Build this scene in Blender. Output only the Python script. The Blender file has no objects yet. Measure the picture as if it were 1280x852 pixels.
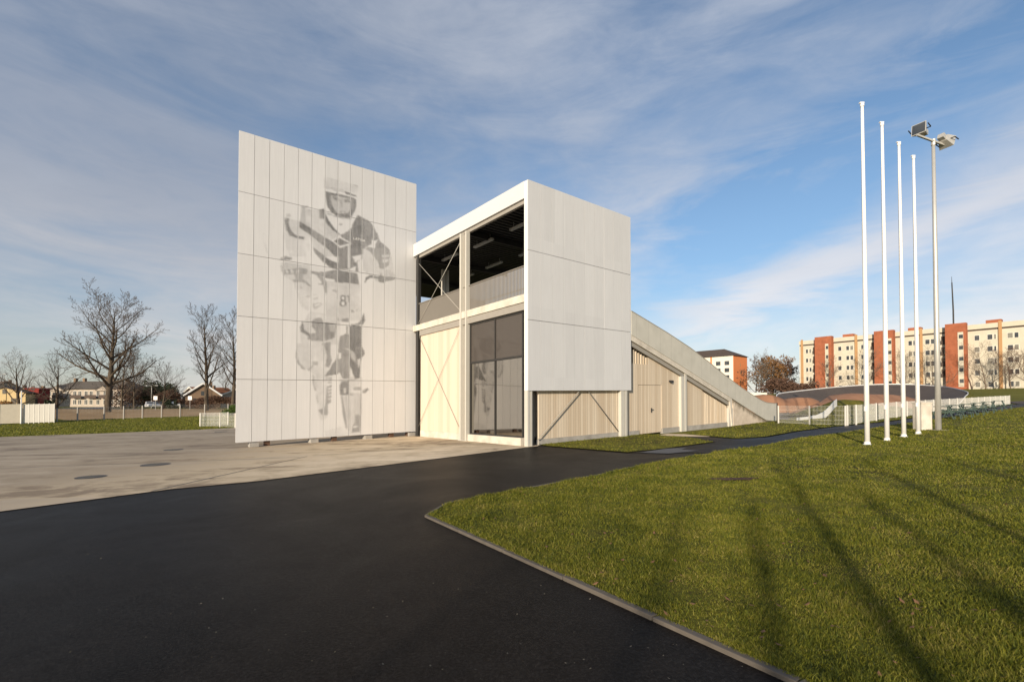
import bpy, math, random
import numpy as np
from mathutils import Vector
random.seed(7); np.random.seed(7)
C = bpy.context.scene.collection
sc = bpy.context.scene
PI = math.pi
# ------------------------------------------------------------------ site
K = .0214                      # the site falls gently to the west
def sm(a, b, x):
    t = min(1, max(0, (x-a)/(b-a))); return t*t*(3-2*t)
def gz(X, Y):
    if X < 0: return K*max(X, -140)*(1-sm(28, 75, Y))
    return K*min(X, 130)+2.1*sm(55, 105, Y)*sm(30, 70, X)
C0 = Vector((.5656, 16.4746))                     # front corner of the start building
U = Vector((.7747, .6330)); V = Vector((-.6330, .7747))
def B(t, s, z):                                    # building axes -> world
    X = C0.x+t*U.x+s*V.x; Y = C0.y+t*U.y+s*V.y
    return Vector((X, Y, z+K*X))
# ------------------------------------------------------------------ mesh builder
class MB:
    def __init__(self): self.v = []; self.f = []; self.sm = False
    def add(self, vs, fs):
        n = len(self.v); self.v += [tuple(p) for p in vs]; self.f += [tuple(i+n for i in f) for f in fs]
    def hexa(self, p):        # 8 corners: bottom 4 ccw, top 4 ccw
        self.add(p, [(3,2,1,0),(4,5,6,7),(0,1,5,4),(1,2,6,5),(2,3,7,6),(3,0,4,7)])
    def box(self, x0, x1, y0, y1, z0, z1, fn=None):
        fn = fn or (lambda a, b, c: Vector((a, b, c)))
        self.hexa([fn(x0,y0,z0),fn(x1,y0,z0),fn(x1,y1,z0),fn(x0,y1,z0),fn(x0,y0,z1),fn(x1,y0,z1),fn(x1,y1,z1),fn(x0,y1,z1)])
    def prism(self, poly, lo, hi):     # poly: list of 2D, lo/hi: functions (a,b)->Vector
        n = len(poly)
        self.add([lo(*q) for q in poly]+[hi(*q) for q in poly],
                 [tuple(range(n-1,-1,-1)), tuple(range(n,2*n))]+[(i,(i+1)%n,(i+1)%n+n,i+n) for i in range(n)])
    def tube(self, pts, rad, n=8, cap=True):
        pts = [Vector(p) for p in pts]
        if not isinstance(rad, (list, tuple)): rad = [rad]*len(pts)
        base = len(self.v); up = None
        for i, p in enumerate(pts):
            d = (pts[min(i+1, len(pts)-1)]-pts[max(i-1, 0)])
            d = d.normalized() if d.length > 1e-9 else Vector((0,0,1))
            if up is None: up = d.orthogonal().normalized()
            a = (up-d*up.dot(d)); a = a.normalized() if a.length > 1e-6 else d.orthogonal().normalized(); up = a
            b = d.cross(a)
            for k in range(n):
                an = 2*PI*k/n; q = p+(a*math.cos(an)+b*math.sin(an))*rad[i]
                self.v.append((q.x, q.y, q.z))
        m = len(pts)
        for i in range(m-1):
            for k in range(n):
                a0 = base+i*n+k; a1 = base+i*n+(k+1)%n
                self.f.append((a0, a1, a1+n, a0+n))
        if cap:
            self.f.append(tuple(base+k for k in range(n-1,-1,-1))); self.f.append(tuple(base+(m-1)*n+k for k in range(n)))
    def bar(self, p, q, w, h=None):
        p = Vector(p); q = Vector(q); d = (q-p).normalized(); h = h or w
        s = d.cross(Vector((0,0,1)));
        s = s.normalized() if s.length > 1e-4 else Vector((1,0,0))
        u = s.cross(d).normalized(); s *= w/2; u *= h/2
        self.hexa([p-s-u,p+s-u,q+s-u,q-s-u,p-s+u,p+s+u,q+s+u,q-s+u])
    def build(self, name, mat, parent=None, smooth=False, bevel=0):
        off = root_loc(parent) if parent else Vector((0,0,0))
        me = bpy.data.meshes.new(name)
        me.from_pydata([(a-off.x, b-off.y, c-off.z) for a, b, c in self.v], [], self.f)
        me.materials.append(mat)
        if smooth: me.polygons.foreach_set('use_smooth', [True]*len(me.polygons))
        me.update()
        o = bpy.data.objects.new(name, me); C.objects.link(o)
        if parent: o.parent = parent
        if bevel:
            m = o.modifiers.new('bevel', 'BEVEL'); m.width = bevel; m.segments = 2; m.limit_method = 'ANGLE'
        return o
def root_loc(o):
    l = Vector((0,0,0))
    while o: l += Vector(o.location); o = o.parent
    return l
def tag(o, label=None, cat=None, group=None, kind=None):
    if label: o['label'] = label
    if cat: o['category'] = cat
    if group: o['group'] = group
    if kind: o['kind'] = kind
    return o
def thing(name, label, cat, loc, group=None):
    o = bpy.data.objects.new(name, None); C.objects.link(o); o.location = loc; o.empty_display_size = .3
    return tag(o, label, cat, group)
def dup(root, loc, label, rotz=0, scale=1):
    r = root.copy(); C.objects.link(r); r.location = loc; r.rotation_euler = (0,0,rotz); r.scale = (scale,)*3; r['label'] = label
    for ch in list(root.children):
        c = ch.copy(); C.objects.link(c); c.parent = r
        for g in list(ch.children):
            d = g.copy(); C.objects.link(d); d.parent = c
    return r
# ------------------------------------------------------------------ materials
class NT:
    def __init__(self, name):
        self.m = bpy.data.materials.new(name); self.m.use_nodes = True
        self.t = self.m.node_tree; self.n = self.t.nodes; self.b = self.n['Principled BSDF']
    def node(self, ty, **kw):
        o = self.n.new(ty)
        for k, v in kw.items(): setattr(o, k, v)
        return o
    def link(self, a, b): self.t.links.new(a, b)
    def val(self, sock, v):
        if hasattr(v, 'is_linked') or isinstance(v, bpy.types.NodeSocket): self.link(v, sock)
        else: sock.default_value = v
    def pos(self): return self.node('ShaderNodeNewGeometry').outputs['Position']
    def obj(self): return self.node('ShaderNodeTexCoord').outputs['Object']
    def scale(self, vec, s, rot=(0,0,0), loc=(0,0,0)):
        m = self.node('ShaderNodeMapping'); self.link(vec, m.inputs[0])
        m.inputs['Scale'].default_value = s if isinstance(s, (tuple, list)) else (s,)*3
        m.inputs['Rotation'].default_value = rot; m.inputs['Location'].default_value = loc
        return m.outputs[0]
    def noise(self, vec, sc_, det=4, ro=.55, dist=0):
        m = self.node('ShaderNodeTexNoise'); self.link(vec, m.inputs['Vector'])
        m.inputs['Scale'].default_value = sc_; m.inputs['Detail'].default_value = det
        m.inputs['Roughness'].default_value = ro; m.inputs['Distortion'].default_value = dist
        return m.outputs['Fac']
    def math(self, op, a, b=0.0, c=0.0):
        m = self.node('ShaderNodeMath', operation=op); self.val(m.inputs[0], a); self.val(m.inputs[1], b); self.val(m.inputs[2], c)
        return m.outputs[0]
    def ramp(self, fac, stops, interp='LINEAR'):
        m = self.node('ShaderNodeValToRGB'); self.link(fac, m.inputs[0]); m.color_ramp.interpolation = interp
        el = m.color_ramp.elements
        while len(el) < len(stops): el.new(.5)
        for e, (p, c) in zip(el, stops):
            e.position = p; e.color = (c if isinstance(c, (tuple, list)) else (c, c, c))[:3]+(1,) if isinstance(c, tuple) else (c, c, c, 1)
        return m.outputs[0]
    def mix(self, fac, a, b, blend='MIX'):
        m = self.node('ShaderNodeMix', data_type='RGBA', blend_type=blend)
        self.val(m.inputs[0], fac)
        for s, v in ((m.inputs[6], a), (m.inputs[7], b)):
            if isinstance(v, tuple): s.default_value = v+(1,) if len(v) == 3 else v
            else: self.link(v, s)
        return m.outputs[2]
    def smooth(self, x, a, b):
        m = self.node('ShaderNodeMapRange', interpolation_type='SMOOTHSTEP'); self.val(m.inputs[0], x)
        m.inputs[1].default_value = a; m.inputs[2].default_value = b
        return m.outputs[0]
    def dot(self, vec, d):
        m = self.node('ShaderNodeVectorMath', operation='DOT_PRODUCT'); self.link(vec, m.inputs[0]); m.inputs[1].default_value = d
        return m.outputs['Value']
    def bump(self, h, strength=.3, dist=.02):
        m = self.node('ShaderNodeBump'); self.link(h, m.inputs['Height']); m.inputs['Strength'].default_value = strength; m.inputs['Distance'].default_value = dist
        self.link(m.outputs[0], self.b.inputs['Normal'])
    def out(self, col=None, rough=.6, metal=0., spec=.5):
        if col is not None:
            if isinstance(col, tuple): self.b.inputs['Base Color'].default_value = col+(1,) if len(col) == 3 else col
            else: self.link(col, self.b.inputs['Base Color'])
        self.val(self.b.inputs['Roughness'], rough); self.b.inputs['Metallic'].default_value = metal
        self.b.inputs['Specular IOR Level'].default_value = spec
        return self.m
def plain(name, col, rough=.6, metal=0., var=.12, vs=3., spec=.4):
    n = NT(name); f = n.noise(n.pos(), vs, 5)
    c = n.mix(f, tuple(x*(1-var) for x in col), tuple(min(1, x*(1+var)) for x in col))
    return n.out(c, rough, metal, spec)
M = {}
def mk():
    M['white'] = plain('white_paint', (.78,.77,.75), .4, 0, .03)
    M['steel'] = plain('galvanised_steel', (.50,.49,.46), .45, .35, .12, 6)
    M['postwhite'] = plain('pale_steel_paint', (.52,.50,.45), .45, 0, .06, 5)
    M['kerb'] = plain('kerb_concrete', (.105,.09,.075), .9, 0, .35, 8)
    M['roadgrey'] = plain('old_road', (.09,.09,.095), .8, 0, .15, 1)
    M['fencepost'] = plain('fence_post', (.60,.58,.53), .5, 0, .06, 5)
    M['dark'] = plain('dark_metal', (.03,.029,.028), .5, 0, .2)
    M['darkbrown'] = plain('dark_ceiling', (.022,.019,.017), .65, 0, .2)
    M['greenmetal'] = plain('green_steel', (.03,.06,.05), .5, 0, .2)
    M['rust'] = plain('rusted_steel', (.10,.055,.035), .8, 0, .4, 9)
    M['slat'] = plain('slat_paint', (.235,.215,.19), .55, 0, .06)
    M['mesh'] = plain('fence_wire', (.74,.73,.68), .45, .0, .05)
    M['beam'] = plain('beam_paint', (.30,.28,.25), .6, 0, .10, 5)
    M['hole'] = plain('perforation', (.10,.096,.093), .9, 0, .02)
    M['roomwall'] = plain('room_plaster', (.60,.52,.42), .8, 0, .05)
    M['fencepanel'] = plain('weathered_fence_panel', (.36,.33,.27), .8, 0, .12, 3)
    M['deadleaf'] = plain('dead_leaf', (.16,.085,.04), .8, 0, .4, 9)
    M['grit'] = plain('grit', (.13,.115,.09), .9, 0, .4, 9)
    M['lamp'] = plain('lamp_housing', (.42,.42,.42), .4, 0, .05)
    # perforated white cladding: faint vertical run marks, slightly different sheets
    n = NT('white_cladding'); p = n.pos()
    a = n.dot(p, (U.x, U.y, 0)); b = n.dot(p, (0,0,1))
    sheet = n.node('ShaderNodeTexWhiteNoise', noise_dimensions='2D')
    cv = n.node('ShaderNodeCombineXYZ'); n.link(n.math('FLOOR', n.math('DIVIDE', a, .5536)), cv.inputs[0]); n.link(n.math('FLOOR', n.math('DIVIDE', b, 2.47)), cv.inputs[1])
    n.link(cv.outputs[0], sheet.inputs['Vector'])
    cs = n.node('ShaderNodeCombineXYZ'); n.link(n.math('MULTIPLY', a, 9.), cs.inputs[0]); n.link(n.math('MULTIPLY', b, .35), cs.inputs[1])
    streak = n.noise(cs.outputs[0], 1.6, 6, .65)
    blot = n.noise(p, .8, 4)
    v = n.math('ADD', n.math('MULTIPLY', sheet.outputs['Value'], .05), n.math('ADD', n.math('MULTIPLY', streak, .13), n.math('MULTIPLY', blot, .05)))
    col = n.ramp(v, [(0.0, (.50,.50,.505)), (.23, (.70,.70,.705))])
    rib = n.math('SINE', n.math('MULTIPLY', a, 2*PI/.045))
    n.bump(rib, .06, .004)
    M['clad'] = n.out(col, .5, 0, .35)
    # timber boards
    def wood(name, axis, c1, c2, bw=.125, lines=.5):
        n = NT(name); p = n.pos(); a = n.dot(p, (axis.x, axis.y, 0)); z = n.dot(p, (0,0,1))
        q = n.math('DIVIDE', a, bw); fl = n.math('FLOOR', q); fr = n.math('FRACT', q)
        wn = n.node('ShaderNodeTexWhiteNoise', noise_dimensions='1D'); n.link(fl, wn.inputs['W'])
        cs = n.node('ShaderNodeCombineXYZ'); n.link(n.math('MULTIPLY', a, 14.), cs.inputs[0]); n.link(n.math('ADD', n.math('MULTIPLY', z, .9), n.math('MULTIPLY', wn.outputs['Value'], 30.)), cs.inputs[1]); n.link(fl, cs.inputs[2])
        g = n.noise(cs.outputs[0], 2.2, 6, .6, .4)
        t = n.math('ADD', n.math('MULTIPLY', wn.outputs['Value'], .55), n.math('MULTIPLY', g, .5))
        c = n.ramp(t, [(.15, c1), (.85, c2)])
        edge = n.math('MINIMUM', fr, n.math('SUBTRACT', 1., fr))
        gap = n.smooth(edge, .0, .07)
        c = n.mix(n.math('MULTIPLY', n.math('SUBTRACT', 1., gap), lines), c, (.12,.085,.05))
        n.bump(gap, .5, .01)
        return n.out(c, .75, 0, .25)
    M['woodv'] = wood('pale_timber_front', V, (.55,.455,.36), (.67,.57,.465), .115, .4)
    M['woodu'] = wood('pale_timber_side', U, (.50,.40,.29), (.68,.59,.47), .135, .6)
    # concrete paving
    n = NT('concrete_paving'); p = n.pos()
    q = n.scale(p, (.25,1,1), (0,0,-.68))
    big = n.noise(q, .42, 7, .66, 1.4); med = n.noise(p, 1.1, 7, .7, .6); fine = n.noise(p, 40, 4, .6)
    x = n.node('ShaderNodeSeparateXYZ'); n.link(p, x.inputs[0])
    damp = n.smooth(n.math('ADD', n.math('MULTIPLY', x.outputs[0], -.075), n.math('ADD', n.math('MULTIPLY', big, 1.5), n.math('MULTIPLY', med, .6))), 1.50, 1.92)
    c = n.ramp(n.math('ADD', n.math('MULTIPLY', big, .65), n.math('MULTIPLY', med, .35)), [(.40, (.26,.20,.14)), (.47, (.54,.435,.30)), (.53, (.66,.54,.385)), (.60, (.80,.67,.50))])
    c = n.mix(n.math('MULTIPLY', damp, .55), c, (.17,.13,.095))
    c = n.mix(n.math('MULTIPLY', fine, .25), c, (.30,.27,.23))
    n.bump(fine, .12, .01)
    M['concrete'] = n.out(c, n.math('SUBTRACT', .92, n.math('MULTIPLY', damp, .22)), 0, .12)
    # building concrete
    n = NT('cast_concrete'); p = n.pos(); a = n.noise(p, 2.5, 6, .6); b = n.noise(p, 30, 4)
    c = n.ramp(n.math('ADD', n.math('MULTIPLY', a, .75), n.math('MULTIPLY', b, .25)), [(.35, (.46,.42,.36)), (.65, (.66,.61,.53))]); n.bump(b, .15, .01)
    M['cast'] = n.out(c, .85, 0, .25)
    n = NT('plinth_concrete'); p = n.pos(); a = n.noise(p, 2.5, 6, .6); b = n.noise(p, 30, 4)
    c = n.ramp(n.math('ADD', n.math('MULTIPLY', a, .75), n.math('MULTIPLY', b, .25)), [(.35, (.27,.255,.23)), (.65, (.40,.38,.35))]); n.bump(b, .15, .01)
    M['plinth'] = n.out(c, .85, 0, .25)
    # mossy ramp abutment: algae streaks running down from its sloping edge
    n = NT('stained_concrete'); p = n.pos(); a = n.noise(p, 3, 6, .65)
    tt = n.math('SUBTRACT', n.dot(p, (U.x, U.y, 0)), C0.dot(U)); x = n.node('ShaderNodeSeparateXYZ'); n.link(p, x.inputs[0])
    z = n.math('SUBTRACT', x.outputs[2], n.math('MULTIPLY', x.outputs[0], K))
    edge = n.math('SUBTRACT', n.math('MULTIPLY', n.math('SUBTRACT', 19.6, tt), .33), z)
    cs = n.node('ShaderNodeCombineXYZ'); n.link(n.math('MULTIPLY', tt, 3.), cs.inputs[0]); n.link(n.math('MULTIPLY', z, .8), cs.inputs[1])
    st = n.noise(cs.outputs[0], 2, 6, .7)
    d = n.smooth(n.math('SUBTRACT', n.math('MULTIPLY', st, 1.5), n.math('MULTIPLY', edge, 1.6)), .15, .6)
    c = n.ramp(a, [(.3, (.50,.42,.33)), (.7, (.66,.57,.47))]); c = n.mix(n.math('MULTIPLY', d, .8), c, (.13,.11,.08))
    M['stain'] = n.out(c, .9, 0, .2)
    # asphalt
    n = NT('asphalt'); p = n.pos(); a = n.noise(p, .45, 6, .65, .8); b = n.noise(p, 46, 5, .8); m_ = n.noise(p, 3.2, 6, .7)
    c = n.ramp(n.math('ADD', n.math('MULTIPLY', a, .6), n.math('MULTIPLY', m_, .4)), [(.38, (.0060,.0047,.0041)), (.5, (.0105,.0086,.0076)), (.62, (.0165,.014,.0125))])
    sp = n.node('ShaderNodeTexVoronoi'); n.link(p, sp.inputs['Vector']); sp.inputs['Scale'].default_value = 55
    spk = n.smooth(sp.outputs['Distance'], .16, .05); wn = n.node('ShaderNodeTexWhiteNoise'); n.link(sp.outputs['Position'], wn.inputs['Vector'])
    c = n.mix(n.math('MULTIPLY', spk, n.math('GREATER_THAN', wn.outputs['Value'], .90)), c, (.09,.085,.08))
    c = n.mix(n.math('MULTIPLY', n.math('MAXIMUM', n.math('SUBTRACT', b, .46), 0.), 2.6), c, (.045,.04,.037))
    n.bump(b, .6, .008)
    M['asphalt'] = n.out(c, n.ramp(a, [(.3, .40), (.7, .55)]), 0, .045)
    n = NT('track_asphalt'); p = n.pos(); a = n.noise(p, .3, 5)
    n.bump(n.noise(p, 1.2, 6, .7), .5, .15)
    M['track'] = n.out(n.ramp(n.math('ADD', n.math('MULTIPLY', a, .6), n.math('MULTIPLY', n.noise(p, 2.5, 6, .7), .4)), [(.3, (.070,.054,.043)), (.7, (.11,.085,.068))]), .8, 0, .3)
    n = NT('red_dirt'); p = n.pos(); a = n.noise(p, .6, 5)
    M['dirt'] = n.out(n.ramp(a, [(.3, (.27,.135,.075)), (.7, (.38,.20,.115))]), .9, 0, .2)
    # grass ground
    def grassmat(name, c1, c2, c3, s=1.):
        n = NT(name); p = n.pos(); a = n.noise(p, .35*s, 6, .65, .4); b = n.noise(p, 14*s, 5, .7); d = n.noise(p, 2.4*s, 5, .65)
        t = n.math('ADD', n.math('MULTIPLY', a, .4), n.math('ADD', n.math('MULTIPLY', b, .3), n.math('MULTIPLY', d, .3)))
        c = n.ramp(t, [(.38, c1), (.5, c2), (.62, c3)]); n.bump(b, 1., .05)
        return n.out(c, .95, 0, .15)
    M['lawn'] = grassmat('lawn_ground', (.028,.022,.009), (.11,.105,.013), (.20,.17,.025))
    M['meadow'] = grassmat('meadow', (.08,.08,.014), (.13,.125,.018), (.17,.155,.03), .5)
    M['dry'] = grassmat('dry_meadow', (.22,.15,.075), (.32,.21,.11), (.38,.26,.14), .4)
    M['soil'] = grassmat('bare_soil', (.05,.03,.02), (.10,.06,.045), (.15,.09,.065), 2)
    n = NT('grass_blades'); g = n.node('ShaderNodeNewGeometry'); p = g.outputs['Position']
    a = n.noise(p, 1.3, 6, .75); t = n.math('ADD', n.math('MULTIPLY', g.outputs['Random Per Island'], .5), n.math('MULTIPLY', n.math('SUBTRACT', a, .22), .95))
    c = n.ramp(t, [(.20, (.026,.038,.007)), (.42, (.105,.125,.012)), (.68, (.225,.215,.022)), (.88, (.33,.26,.09))])
    M['blade'] = n.out(c, .6, 0, .3)
    tr = n.node('ShaderNodeBsdfTranslucent'); n.link(c, tr.inputs[0]); mx = n.node('ShaderNodeMixShader'); mx.inputs[0].default_value = .3
    n.link(n.b.outputs[0], mx.inputs[1]); n.link(tr.outputs[0], mx.inputs[2]); n.link(mx.outputs[0], n.n['Material Output'].inputs[0])
    # bark
    def bark(name, c1, c2):
        n = NT(name); p = n.pos(); q = n.scale(p, (1,1,.2)); a = n.noise(q, 6, 5, .65)
        n.bump(a, .6, .03); return n.out(n.ramp(a, [(.3, c1), (.7, c2)]), .95, 0, .15)
    M['bark'] = bark('oak_bark', (.045,.035,.026), (.12,.095,.07))
    M['twig'] = plain('twigs', (.085,.062,.046), .9, 0, .3, 2)
    M['twigpale'] = plain('pale_twigs', (.15,.115,.085), .9, 0, .3, 2)
    M['leafauburn'] = plain('autumn_leaves', (.20,.095,.025), .8, 0, .4, .6)
    M['leafdark'] = plain('evergreen_leaves', (.025,.035,.014), .8, 0, .4, .6)
    M['leafgreen'] = plain('green_leaves', (.07,.11,.018), .8, 0, .3, 2)
    M['hedge'] = plain('brown_hedge', (.10,.055,.035), .9, 0, .3, 1)
    # house materials
    M['cream'] = plain('cream_panel', (.54,.495,.40), .8, 0, .16, .8, .2)
    M['creamgrey'] = plain('house_render', (.40,.345,.29), .9, 0, .10, 1.2, .2)
    M['yellowwall'] = plain('yellow_wall', (.50,.38,.20), .9, 0, .08, 1.2, .2)
    M['redwall'] = plain('red_cladding', (.22,.03,.025), .8, 0, .10, 2, .2)
    M['brownwall'] = plain('brown_gable', (.22,.15,.10), .9, 0, .12, 2, .2)
    n = NT('red_brick'); p = n.pos(); a = n.noise(p, 1.0, 5); bz = n.dot(p, (0,0,1)); ln = n.math('FRACT', n.math('DIVIDE', bz, .3))
    c = n.ramp(a, [(.3, (.27,.085,.042)), (.7, (.37,.12,.06))]); c = n.mix(n.math('MULTIPLY', n.math('LESS_THAN', ln, .12), .35), c, (.38,.25,.17))
    M['redbrick'] = n.out(c, .9, 0, .2)
    M['orange'] = plain('orange_render', (.66,.225,.085), .85, 0, .06, 1, .2)
    M['pilaster'] = plain('orange_pilaster', (.43,.25,.12), .85, 0, .08, 1, .2)
    M['offwhite'] = plain('off_white_render', (.68,.65,.58), .85, 0, .04, 1, .2)
    M['roofgrey'] = plain('slate_roof', (.11,.095,.08), .85, 0, .2, 2, .2)
    M['roofbrown'] = plain('brown_roof', (.085,.065,.055), .85, 0, .2, 1, .2)
    M['rooforange'] = plain('tile_roof', (.28,.11,.05), .85, 0, .2, 2, .2)
    n = NT('window_glass'); M['pane'] = n.out(n.ramp(n.noise(n.pos(), .6, 2), [(.3, (.02,.024,.028)), (.7, (.075,.08,.085))]), .08, 0, .8)
    M['panelight'] = plain('curtained_glass', (.20,.19,.16), .12, 0, .3, .7, .8)
    M['carwhite'] = plain('car_paint_white', (.75,.75,.75), .25, 0, .02, 1, .6)
    M['carsilver'] = plain('car_paint_silver', (.42,.43,.45), .25, .4, .02, 1, .6)
    M['tyre'] = plain('tyre', (.02,.02,.02), .9)
    # glazing of the building: thin reflective panes
    n = NT('clear_glazing'); tr = n.node('ShaderNodeBsdfTransparent'); tr.inputs[0].default_value = (.98,.96,.93,1)
    gl = n.node('ShaderNodeBsdfGlossy'); gl.inputs['Roughness'].default_value = .035; gl.inputs[0].default_value = (.42,.40,.37,1)
    fr = n.node('ShaderNodeFresnel'); fr.inputs[0].default_value = 1.45
    mx = n.node('ShaderNodeMixShader'); n.link(fr.outputs[0], mx.inputs[0]); n.link(tr.outputs[0], mx.inputs[1]); n.link(gl.outputs[0], mx.inputs[2]); n.link(mx.outputs[0], n.n['Material Output'].inputs[0])
    M['glass'] = n.m
    n = NT('tinted_glazing'); n.out((.085,.072,.064), .5, 0, .5); gl = n.node('ShaderNodeBsdfGlossy'); gl.inputs['Roughness'].default_value = .02; gl.inputs[0].default_value = (.8,.75,.7,1)
    fr = n.node('ShaderNodeFresnel'); fr.inputs[0].default_value = 1.6; tr = n.node('ShaderNodeBsdfTransparent'); tr.inputs[0].default_value = (.5,.46,.42,1)
    m0 = n.node('ShaderNodeMixShader'); m0.inputs[0].default_value = .3; n.link(n.b.outputs[0], m0.inputs[1]); n.link(tr.outputs[0], m0.inputs[2])
    mx = n.node('ShaderNodeMixShader'); n.link(fr.outputs[0], mx.inputs[0]); n.link(m0.outputs[0], mx.inputs[1]); n.link(gl.outputs[0], mx.inputs[2]); n.link(mx.outputs[0], n.n['Material Output'].inputs[0])
    M['tint'] = n.m
mk()
SUN_EL = 14.; SUN_E = 4.2; SKY_S = .11; EXPO = .55; SKY_TINT = (1.,1.,1.)
# ------------------------------------------------------------------ ground sheets
def structure(o, kind='structure'): o['kind'] = kind; return o
def sheet(name, poly, mat, off, step=1.6):
    """a polygon laid on the terrain, cut into a grid so that it follows it"""
    import bmesh
    bm = bmesh.new(); f = bm.faces.new([bm.verts.new((x, y, 0)) for x, y in poly])
    if f.normal.z < 0: f.normal_flip()
    bmesh.ops.triangulate(bm, faces=bm.faces[:])
    xs = [p[0] for p in poly]; ys = [p[1] for p in poly]
    if max(ys) > 27:
        st = step if max(ys) < 80 else 4
        x = min(xs)+st
        while x < max(xs):
            bmesh.ops.bisect_plane(bm, geom=bm.verts[:]+bm.edges[:]+bm.faces[:], plane_co=(x,0,0), plane_no=(1,0,0)); x += st
        y = min(ys)+st
        while y < max(ys):
            bmesh.ops.bisect_plane(bm, geom=bm.verts[:]+bm.edges[:]+bm.faces[:], plane_co=(0,y,0), plane_no=(0,1,0)); y += st
    for v in bm.verts: v.co.z = gz(v.co.x, v.co.y)+off
    bmesh.ops.recalc_face_normals(bm, faces=bm.faces[:])
    if sum(f.normal.z for f in bm.faces) < 0: bmesh.ops.reverse_faces(bm, faces=bm.faces[:])
    me = bpy.data.meshes.new(name); bm.to_mesh(me); bm.free(); me.materials.append(mat)
    o = bpy.data.objects.new(name, me); C.objects.link(o)
    return structure(o)
# terrain
xs = [-900,-600,-400,-300,-220,-180,-150]+list(np.arange(-140, 141, 2.))+[150,180,220,300,400,600,900]
ys = [-200,-120,-80,-60,-40,-20]+list(np.arange(-10, 121, 2.))+[125,130,140,150,170,200,250,300,400,600,900]
mb = MB(); nx = len(xs)
for y in ys:
    for x in xs: mb.v.append((x, y, gz(x, y)-.06))
for j in range(len(ys)-1):
    for i in range(nx-1):
        a = j*nx+i; mb.f.append((a, a+1, a+1+nx, a+nx))
structure(mb.build('ground', M['meadow']))
KERB = [(2.6,-.9),(1.6,2.66),(-1.21,6.72),(-1.03,7.49),(1.7,9.85),(3.91,12.06),(5.81,13.51),(8.13,15.22),(10.48,17.3),(13.05,19.04),(18.95,23.52),(23.69,26.9),(44.26,41.9),(62,55)]
sheet('asphalt', [(-60,-30),(20,-30),(8,-8),(3.2,-3)]+KERB[:5]+[(3.91,12.06),(5.81,13.51),(7.3,14.6),(6.0,16.0),(4.7,16.6),(.55,19.6),(-5.5,13.17),(-8.26,10.65),(-40,-6)], M['asphalt'], -.012)
sheet('concrete_yard', [(-46,-2.5),(-24.3,0.0),(-15.2,4.0),(-8.26,7.65),(-6.79,9.4),(-5.5,10.17),(.55,16.33),(.9,16.6),(1.0,17.2),(-1,22),(-2,30),(-19.4,36.6),(-20.97,35.61),(-22.57,34.19),(-27.59,31.97),(-32.72,30.22),(-60,20)], M['concrete'], .0)
path = [(3.43,14.0),(5.81,13.51)]+KERB[7:]+[(61,56.6),(43.6,43.3),(20.9,26.3),(15.94,23.25),(14.7,22.34),(12.55,20.71),(9.91,18.31),(8.6,17.75),(8.34,17.92),(7.99,18.85),(7.35,20.3),(6.6,20.9),(6.33,20.6),(7.11,18.61),(7.18,16.67),(4.82,14.88)]
sheet('asphalt_path', path, M['asphalt'], -.004, 2.)
sheet('concrete_apron', [(6.2,20.2),(6.9,21.0),(8.6,19.9),(7.9,19.0),(7.2,19.3)], M['concrete'], .004)
sheet('concrete_patch', [(3.75,13.95),(4.5,13.55),(5.6,14.15),(5.2,14.5),(5.55,15.0),(4.85,14.9)], M['roadgrey'], .004)
LAWN = KERB+[(75,62),(90,40),(60,-5),(25,-12),(8,-9)]
lawn = sheet('lawn', LAWN, M['lawn'], .014)
TRI = [(.95,17.08),(1.25,16.5),(3.43,14.05),(4.82,14.9),(7.1,16.7),(7.05,18.6),(6.1,20.6),(5.6,20.9)]
UP = [(7.5,20.5),(8.05,18.95),(8.4,18.05),(8.6,17.85),(9.85,18.4),(12.5,20.8),(14.65,22.42),(15.9,23.3),(20.8,26.4),(43.5,43.4),(40,46),(24,38),(17.5,30.5),(12,25.5)]
sheet('grass_verge', TRI, M['lawn'], .014); sheet('grass_verge', UP, M['lawn'], .014)
FIELD = [(-75,22),(-60,21),(-32.72,30.2),(-27.59,31.95),(-22.57,34.17),(-20.9,35.7),(-19,37.5),(-20,62),(-35.5,60),(-49,52),(-53,54.4),(-49,44.5),(-60,36)]
sheet('grass_field', FIELD, M['meadow'], -.01)
sheet('dry_field', [(-53,55),(-49,52),(-35.5,60),(-20,62),(-18,70),(-40,90),(-66,98),(-100,98),(-100,80),(-70,62)], M['dry'], -.02, 4)
sheet('bare_soil_patch', [(4.24+.55*math.cos(a)*(.8+.3*math.sin(3*a)), 9.03+.22*math.sin(a)*(.9+.3*math.cos(2*a))) for a in np.linspace(0, 2*PI, 18)[:-1]], M['soil'], .03)
# flush concrete kerb between asphalt and lawn
mb = MB()
def offset_line(pts, d):
    out = []
    for i, p in enumerate(pts):
        a = Vector(pts[max(i-1,0)]); b = Vector(pts[min(i+1,len(pts)-1)]); t = (b-a).normalized(); n_ = Vector((-t.y, t.x))
        out.append(Vector(p)+n_*d)
    return out
inner = offset_line(KERB, -.032); outer = offset_line(KERB, .032)
for i in range(len(KERB)-1):
    dz_ = random.uniform(-.003,.005)
    L_ = (Vector(KERB[i+1])-Vector(KERB[i])).length; m = max(1, round(L_/1.0))
    for j in range(m):
        f0 = j/m; f1 = (j+1)/m-.012/L_; dz_ = random.uniform(-.005,.006)
        a, b, c, d = outer[i].lerp(outer[i+1], f0), outer[i].lerp(outer[i+1], f1), inner[i].lerp(inner[i+1], f1), inner[i].lerp(inner[i+1], f0)
        z = [gz(q.x, q.y) for q in (a, b, c, d)]
        mb.hexa([(q.x, q.y, h-.1) for q, h in zip((a,b,c,d), z)]+[(q.x, q.y, h+.022+dz_) for q, h in zip((a,b,c,d), z)])
structure(mb.build('kerb', M['kerb'], bevel=.006))
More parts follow.
